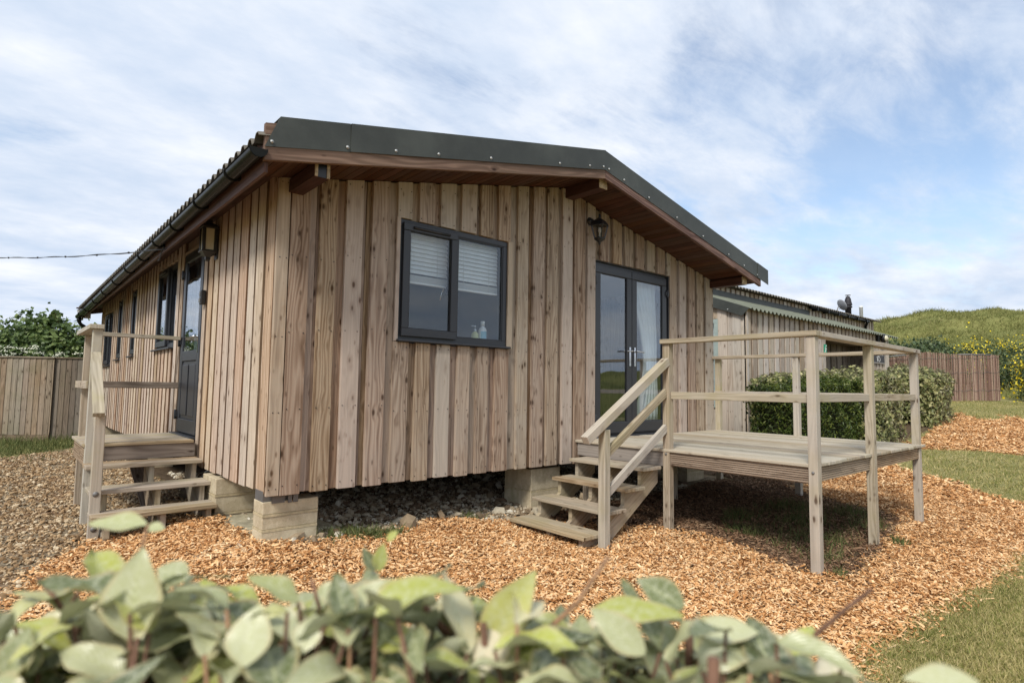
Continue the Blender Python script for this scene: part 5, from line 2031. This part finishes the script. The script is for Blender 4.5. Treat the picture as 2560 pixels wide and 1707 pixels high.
CHIPM = rnd_mat('wood_chip', patch=.30, stops= [(0, (.20, .080, .026)), (.2, (.47, .225, .085)), (.52, (.71, .415, .190)), (.86, (.83, .58, .33)), (.97, (.86, .66, .40)), (1, (.36, .25, .17))], rough=.85, spec=.05)
CHIPD = rnd_mat('shade_brown_chip', patch=.2, stops= [(0, (.06, .035, .02)), (.4, (.17, .095, .055)), (.8, (.30, .19, .115)), (1, (.40, .29, .19))], rough=.85, spec=.1)  # browner chip mix, the deck's shade put into its colour
CH_V = [(-.5, -.5, 0), (.5, -.38, 0), (.42, .5, 0), (-.40, .42, 0), (-.46, -.42, 1), (.44, -.3, .8), (.34, .44, 1), (-.36, .34, .9)]
CH_F = [(4, 5, 6, 7), (0, 1, 5, 4), (1, 2, 6, 5), (2, 3, 7, 6), (3, 0, 4, 7)]


def chips(name, x, y, mat, sc=1.0, lift=.004, tilt=.38):
    n = len(x)
    z = gtop(x, y) + lift + rng.random(n) ** 2 * .020 * sc
    ax, ay, az = rand_frames(n, np.tile([0, 0, 1.0], (n, 1)), tilt)
    ln = (rng.lognormal(math.log(.024), .55, n) * sc)[:, None]
    wd_ = (rng.lognormal(math.log(.0115), .38, n) * sc)[:, None]
    th = (rng.uniform(.0015, .005, n) * sc)[:, None]
    return pieces(name, CH_V, CH_F, np.stack([x, y, z], 1), ax * ln, ay * wd_, az * th, rng.random(n), mat)


def d_cam(x, y):
    return np.hypot(x - CX, y - CY)


x, y = scatter(330000, -2.6, 8.2, -4.4, 1.7, lambda x, y: np.where(zone(x + rng.normal(size=x.shape) * .07, y + rng.normal(size=x.shape) * .07) == 1, np.clip(4.6 / d_cam(x, y), 0, 1) ** 1.2 * (d_cam(x, y) > 1.6), 0))
c1 = chips('wood_chips', x, y, CHIPM)
c1['kind'] = 'stuff'
tag(c1, 'bright orange wood chips spread in front of the cabin and deck', 'wood chips')
x, y = scatter(90000, 7.5, 19, -6.5, 1.0, lambda x, y: np.where(zone(x, y) == 1, .7, 0))
c2 = chips('wood_chips', x, y, CHIPM, 1.7)
c2['kind'] = 'stuff'
tag(c2, 'wood chips covering the far yard beyond the grass strip', 'wood chips')
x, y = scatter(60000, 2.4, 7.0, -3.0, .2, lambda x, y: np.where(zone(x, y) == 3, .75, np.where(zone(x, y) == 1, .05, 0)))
c3 = chips('shade_brown_chips', x, y, CHIPD)
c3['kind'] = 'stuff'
tag(c3, 'wood chips on the earth under the deck, coloured darker for the shade', 'wood chips')

PEB = rnd_mat('pebble', [(0, (.10, .058, .028)), (.35, (.29, .185, .095)), (.75, (.47, .34, .20)), (1, (.60, .50, .35))], .85, .15)
PEBW = rnd_mat('chalk_rubble', [(0, (.12, .08, .048)), (.45, (.32, .25, .165)), (.8, (.50, .44, .33)), (1, (.64, .60, .50))], .9, .1)
_ph = []
for zz, rr, ro in ((-.35, .8, 0), (.30, .85, .5)):
    for k in range(5):
        a = (k + ro) * 2 * math.pi / 5
        _ph.append((rr * .5 * math.cos(a), rr * .5 * math.sin(a), zz * .6))
PB_V = _ph + [(0, 0, .42), (0, 0, -.3)]
PB_F = [(k, (k + 1) % 5, 5 + k) for k in range(5)] + [((k + 1) % 5, 5 + (k + 1) % 5, 5 + k) for k in range(5)] + [(5 + k, 5 + (k + 1) % 5, 10) for k in range(5)]


def pebbles(name, x, y, mat, size, spread=.4, sink=.15):
    n = len(x)
    s = (rng.lognormal(math.log(size), spread, n))[:, None]
    ax, ay, az = rand_frames(n, np.tile([0, 0, 1.0], (n, 1)), .5)
    z = gtop(x, y) + s[:, 0] * sink
    return pieces(name, PB_V, PB_F, np.stack([x, y, z], 1), ax * s * rng.uniform(.8, 1.5, (n, 1)), ay * s, az * s * .7, rng.random(n), mat)


x, y = scatter(60000, -3.6, .3, -.9, 9.2, lambda x, y: np.where(zone(x, y) == 2, np.clip(7.0 / d_cam(x, y), .2, 1), 0))
g1 = pebbles('gravel', x, y, PEB, .021)
g1['kind'] = 'stuff'
tag(g1, 'brown gravel on the ground left of the side porch', 'gravel')
x, y = scatter(70000, .2, 5.5, -.9, 4.5, lambda x, y: np.where((zone(x, y) == 2) | ((zone(x, y) == 3) & (y > .1)), .8, 0))
g2 = pebbles('rubble', x, y, PEBW, .019, .6)
g2['kind'] = 'stuff'
tag(g2, 'chalky stone rubble on the earth under the cabin', 'rubble')

# lawns
x, y = scatter(520000, .6, 8.6, -6.2, -3.1, lambda x, y: np.where((zone(x + rng.normal(size=x.shape) * .06, y + rng.normal(size=x.shape) * .06) == 0), np.clip(4.2 / d_cam(x, y), 0, 1) ** 1.5, 0))
pos = np.stack([x, y, gtop(x, y) - .004], 1)
gr1 = blades('lawn_grass', pos, np.full(len(x), .042), .0048, GRASSM, .75)
gr1['kind'] = 'stuff'
tag(gr1, 'short mown lawn grass in the right foreground', 'grass')
x, y = scatter(260000, 7.6, 24, -8, 1.2, lambda x, y: np.where((zone(x + rng.normal(size=x.shape) * .12, y + rng.normal(size=x.shape) * .12) == 0), np.clip(8 / d_cam(x, y), 0, 1), 0))
pos = np.stack([x, y, gtop(x, y) - .004], 1)
gr2 = blades('lawn_grass', pos, np.full(len(x), .05), .009, GRASSM, .75)
gr2['kind'] = 'stuff'
tag(gr2, 'grass strip between the deck and the far wood chips', 'grass')
x, y = scatter(16000, 3.4, 6.5, -2.9, -1.0, lambda x, y: np.where(in_poly(x + wob(x, y), y + wob(y, x), TUFTS), .10 + .5 * (np.sin(x * 6) * np.sin(y * 7 + x) > .25), 0))
gr3 = blades('rough_grass', np.stack([x, y, gtop(x, y) - .004], 1), np.full(len(x), .12), .006, GRASSD, .5)
gr3['kind'] = 'stuff'
tag(gr3, 'rough grass tufts growing at the foot of the deck posts', 'grass')
x, y = scatter(30000, -7, .6, 6.5, 15, lambda x, y: np.where(zone(x, y) == 0, 1.0, .06 * (y > 7.6)))
gr4 = blades('rough_grass', np.stack([x, y, gtop(x, y) - .004], 1), np.full(len(x), .16), .010, GRASSD, .5)
gr4['kind'] = 'stuff'
tag(gr4, 'dull green grass along the foot of the left fence', 'grass')
wx, wy = [], []
for (a, b, nn2, s_) in ((.75, -.02, 420, .12), (.95, -.13, 260, .08), (.62, .12, 160, .08), (5.05, -2.72, 130, .05), (3.52, -2.72, 60, .04), (2.0, .1, 60, .08), (4.0, -1.6, 70, .08)):
    wx.append(a + rng.normal(size=nn2) * s_)
    wy.append(b + rng.normal(size=nn2) * s_ * .7)
wx, wy = np.concatenate(wx), np.concatenate(wy)
gr5 = blades('weeds', np.stack([wx, wy, gtop(wx, wy) - .004], 1), np.full(len(wx), .085), .010, GRASSD, .8)
gr5['kind'] = 'stuff'
tag(gr5, 'small green weeds beside the corner block pier', 'weeds')

# ------------------------------------------------------------------ far land behind the viewer (seen in the panes)
x = np.concatenate([rng.uniform(-60, 160, 5000)])
y = -62 + rng.normal(size=5000) * 2.5 - .1 * x
p = np.stack([x, y, rng.uniform(-1, 2.0, 5000) + 1.1 * np.sin(x * .21) * np.sin(x * .07 + 1)], 1)
hr = leaves('far_hedgerow', p, np.tile([0, 1.0, .4], (5000, 1)), 1.3, 1.1, SHRUBLEAF, None, .8)
hr['kind'] = 'stuff'
tag(hr, 'dark hedgerow across the far fields reflected in the door panes', 'hedgerow')

# ------------------------------------------------------------------ the hedge right in front of the viewer
FLEAF_TOP = None
m, t = new_mat('sage_leaf')
_r = t.n('ShaderNodeAttribute', attribute_name='rnd').outputs['Fac']
_uv = t.n('ShaderNodeUVMap', uv_map='UVMap').outputs[0]
_su = t.n('ShaderNodeSeparateXYZ', {0: _uv})
_v = t.math('ABSOLUTE', t.math('SUBTRACT', _su.outputs[0], .5))
_c = t.ramp(_r, [(0, (.045, .065, .022)), (.18, (.14, .165, .055)), (.40, (.33, .35, .165)), (.60, (.50, .505, .29)), (.72, (.30, .32, .085)), (.84, (.42, .44, .07)), (.93, (.60, .55, .32)), (1, (.68, .60, .42))])
_no = t.noise(t.n('ShaderNodeMapping', {'Vector': _uv, 'Scale': (3, 6, 1)}).outputs[0], 2.0, 4, .65).outputs[0]
_c = t.mix(t.math('MULTIPLY', t.smooth(_no, .42, .72), .6), _c, (.60, .60, .44))
_c = t.mix(t.math('MULTIPLY', t.smooth(t.noise(_uv, 9.0, 3, .7).outputs[0], .62, .75), .35), _c, (.20, .17, .07))
_c = t.mix(t.math('MULTIPLY', t.math('SUBTRACT', 1.0, t.smooth(_v, .012, .05)), .55), _c, (.46, .48, .25))
_edge = t.math('MULTIPLY', t.smooth(t.math('ADD', _v, t.math('MULTIPLY', _no, .10)), .42, .54), .55)
_c = t.mix(_edge, _c, (.46, .36, .17))
_vein = t.math('MULTIPLY_ADD', t.math('SINE', t.math('ADD', t.math('MULTIPLY', _su.outputs[1], 60), t.math('MULTIPLY', _v, -50))), .5, .5)
_c = t.mix(t.math('MULTIPLY', t.math('POWER', _vein, 6), .14), _c, (.48, .50, .36))
_c = t.mix(t.n('ShaderNodeNewGeometry').outputs['Backfacing'], _c, (.50, .51, .36))
_b = principled(t, _c, .30, .55, normal=t.n('ShaderNodeBump', {'Height': _vein, 'Strength': .25, 'Distance': .002}).outputs[0])
_t2 = t.n('ShaderNodeBsdfTranslucent', {'Color': t.mix(.5, _c, (.42, .50, .10))}).outputs[0]
SAGE = finish(m, t, t.n('ShaderNodeMixShader', {0: .13, 1: _b, 2: _t2}).outputs[0])

fg = thing('foreground_hedge', 'pale sage green leafy hedge close to the viewer along the bottom', 'hedge', (CX + .35, CY + .4, -.3))
FH = MB()
ST = MB()
cam_r, cam_f = CAM_R, CAM_F


def big_leaf(base, direction, normal, L, Wd, rnd, fold=.25, curl=.25, wave=.06):
    d = Vector(direction).normalized()
    n = Vector(normal)
    n = (n - d * n.dot(d)).normalized()
    s = d.cross(n)
    NU, NV = 7, 10
    b = len(FH.v)
    ph = random.uniform(0, 6)
    for j in range(NV + 1):
        v = j / NV
        hw = Wd / 2 * (math.sin(math.pi * min(1, (v * .97 + .02) ** .88)) ** .95) * (1.12 - .22 * v)
        if j == 0:
            hw = .002
        for i in range(NU):
            q = i / (NU - 1) * 2 - 1
            z = fold * abs(q) * hw + wave * L * .4 * math.sin(v * 11 + ph + (2 if q > 0 else 0)) * abs(q) ** 2 - curl * L * v * v
            FH.v.append(Vector(base) + d * (v * L) + s * (q * hw) + n * z)
    for j in range(NV):
        for i in range(NU - 1):
            q = [b + j * NU + i, b + j * NU + i + 1, b + (j + 1) * NU + i + 1, b + (j + 1) * NU + i]
            FH._quad(q, [(i / (NU - 1), j / NV), ((i + 1) / (NU - 1), j / NV), ((i + 1) / (NU - 1), (j + 1) / NV), (i / (NU - 1), (j + 1) / NV)], 0, rnd, True)


def hpos(lat, dep, z):
    return Vector((CX, CY, 0)) + cam_r * lat + cam_f * dep + Vector((0, 0, z))


rs = random.Random(21)


def hedge_top(lat, dep):
    z = float(np.interp(lat, [-.75, -.435, -.36, -.305, -.25, -.176, -.10, .01, .064, .12, .175, .23, .286, .34, .42, .7],
                        [.315, .325, .368, .375, .358, .360, .364, .348, .334, .356, .344, .328, .306, .276, .25, .23]))
    z = CZ - (CZ - z) * (dep / .5 if dep < .5 else 1.0)
    return z + .010 - .7 * max(0, dep - .52)


n_sh = 0
for k in range(1150):
    lat = rs.uniform(-.72, .66)
    dep = rs.uniform(.42, .68)
    top = hedge_top(lat, dep) - abs(rs.gauss(0, .055)) + .012
    root = hpos(lat + rs.uniform(-.05, .05), dep + rs.uniform(-.03, .05), top - rs.uniform(.12, .25))
    tip = hpos(lat, dep, top)
    mid = (root + tip) / 2 + Vector((rs.uniform(-.015, .015), rs.uniform(-.015, .015), 0))
    ST.tube([root, mid, tip], [.0032, .0026, .0014], 5, mat=rs.choice((0, 0, 1)))
    nl = rs.randint(4, 5)
    a0 = rs.uniform(0, 6.28)
    for q in range(nl):
        f = 1 - q * .22
        bp = root.lerp(tip, max(.2, f))
        a = a0 + q * 2.4
        el = rs.uniform(-.1, .9)
        d = Vector((math.cos(a) * math.cos(el), math.sin(a) * math.cos(el), math.sin(el)))
        nrm = Vector((-math.cos(a) * math.sin(el), -math.sin(a) * math.sin(el), math.cos(el))) + Vector((rs.uniform(-.6, .6), rs.uniform(-.6, .6), 0))
        L = rs.uniform(.036, .068)
        lim = hedge_top(lat, dep) + (.030 if lat < .12 else .016)
        if bp.z + d.z * L > lim:
            d.z = max(-.3, (lim - bp.z) / L)
        big_leaf(bp, d, nrm, L, L * rs.uniform(.42, .58), rs.random(), rs.uniform(.1, .6), rs.uniform(-.15, .6), rs.uniform(.06, .16))
# filler leaves deeper in the hedge
for k in range(1500):
    lat, dep = rs.uniform(-.72, .66), rs.uniform(.38, .68)
    bp = hpos(lat, dep, hedge_top(lat, dep) - .05 - abs(rs.gauss(0, .06)))
    a, el = rs.uniform(0, 6.28), rs.uniform(-.4, 1.1)
    d = Vector((math.cos(a) * math.cos(el), math.sin(a) * math.cos(el), math.sin(el)))
    L = rs.uniform(.036, .066)
    big_leaf(bp, d, Vector((rs.uniform(-.8, .8), rs.uniform(-.8, .8), 1)), L, L * rs.uniform(.42, .58), rs.random() * .8, rs.uniform(.1, .6), rs.uniform(-.15, .6), rs.uniform(.06, .16))
# single leaves and twigs that stand clear of the clipped top
to_cam = -_f
for (p0, p1, wd_, rn, side) in (
    ((-1.2993, -4.2426, 0.3602), (-1.2825, -4.2768, 0.4222), .034, .87, .55), ((-1.5169, -4.1089, 0.3806), (-1.515, -4.1029, 0.4421), .044, .55, .25),
    ((-1.4969, -4.0256, 0.4432), (-1.5348, -3.993, 0.448), .022, .66, 1.6), ((-1.496, -4.0262, 0.4414), (-1.4848, -4.0359, 0.4409), .011, .66, 1.2),
    ((-1.3225, -4.1058, 0.3917), (-1.333, -4.0988, 0.4126), .012, .05, .3), ((-1.3207, -4.1074, 0.3917), (-1.3186, -4.1118, 0.4169), .014, .78, .3),
    ((-1.3157, -4.1147, 0.4202), (-1.3095, -4.121, 0.4293), .008, .84, .6), ((-1.1851, -4.3575, 0.3803), (-1.1489, -4.3894, 0.3843), .024, .60, 1.3),
    ((-1.2384, -4.2989, 0.3919), (-1.1833, -4.347, 0.3937), .022, .78, 1.2), ((-1.1757, -4.3401, 0.391), (-1.1962, -4.311, 0.4115), .026, .18, .6),
    ((-1.1356, -4.5209, 0.3865), (-1.1692, -4.4924, 0.3938), .020, .60, 1.2), ((-1.4683, -4.2039, 0.3823), (-1.4574, -4.1903, 0.4156), .030, .58, .3),
    ((-1.3937, -4.1762, 0.3862), (-1.3447, -4.1949, 0.412), .026, .56, .7), ((-1.433, -4.2081, 0.3821), (-1.4183, -4.1964, 0.4025), .020, .62, .2),
    ((-1.2398, -4.3493, 0.3765), (-1.2621, -4.3195, 0.4048), .024, .50, .5), ((-1.5812, -4.0768, 0.3614), (-1.5738, -4.0731, 0.3928), .026, .30, .4),
    ((-1.4755, -4.0805, 0.4077), (-1.4945, -4.065, 0.4177), .022, .40, 1.0)):
    p0, p1 = Vector(p0), Vector(p1)
    big_leaf(p0, p1 - p0, to_cam + Vector((0, 0, side * 1.2)), (p1 - p0).length, wd_, rn, .22, .12, .05)
for (pts, ra, mt) in (
    ([(-1.4997, -4.0503, 0.4481), (-1.5025, -4.0458, 0.4286), (-1.5074, -4.0386, 0.4001), (-1.499, -4.0409, 0.3507)], .0016, 1),
    ([(-1.5652, -3.9887, 0.4043), (-1.5536, -3.9973, 0.3886), (-1.546, -4.0024, 0.3746), (-1.5441, -4.0009, 0.3427)], .0022, 0),
    ([(-1.5364, -4.0135, 0.4003), (-1.546, -4.0024, 0.3746)], .0017, 0),
    ([(-1.0518, -4.4362, 0.4048), (-1.0676, -4.4206, 0.3874), (-1.0838, -4.4045, 0.3676), (-1.0922, -4.3934, 0.3303)], .0021, 0),
    ([(-1.2152, -4.2961, 0.4278), (-1.2237, -4.2868, 0.4092), (-1.2324, -4.2773, 0.3895), (-1.251, -4.2586, 0.3654), (-1.2517, -4.2548, 0.3342)], .0022, 1),
    ([(-1.3096, -4.2115, 0.4047), (-1.3069, -4.212, 0.3863), (-1.3033, -4.2119, 0.3545)], .0036, 1),
    ([(-1.3258, -4.1954, 0.3852), (-1.3155, -4.2028, 0.3702), (-1.3052, -4.2103, 0.3545)], .0034, 0),
    ([(-1.3967, -4.1357, 0.4058), (-1.3898, -4.1392, 0.3812), (-1.3854, -4.1402, 0.3529)], .0018, 0)):
    n_ = len(pts)
    ST.tube(pts, [ra * (.75 + .35 * i / (n_ - 1)) for i in range(n_)], 7, mat=mt)
# cut ends of old stems stand among the leaves
for k in range(14):
    lat, dep = rs.uniform(-.75, .75), rs.uniform(.34, .68)
    z = hedge_top(lat, dep)
    p0 = hpos(lat, dep, z - .16)
    p1 = hpos(lat + rs.uniform(-.02, .02), dep + rs.uniform(-.02, .02), z - rs.uniform(-.012, .04))
    r_ = rs.uniform(.0022, .0048)
    ST.tube([p0, (p0 + p1) / 2, p1], [r_, r_, r_ * .9], 7, mat=rs.choice((0, 0, 1)))
FH.build('foliage', SAGE, fg, recalc=False)
ST.build('stem', [BARK, BARKG], fg)
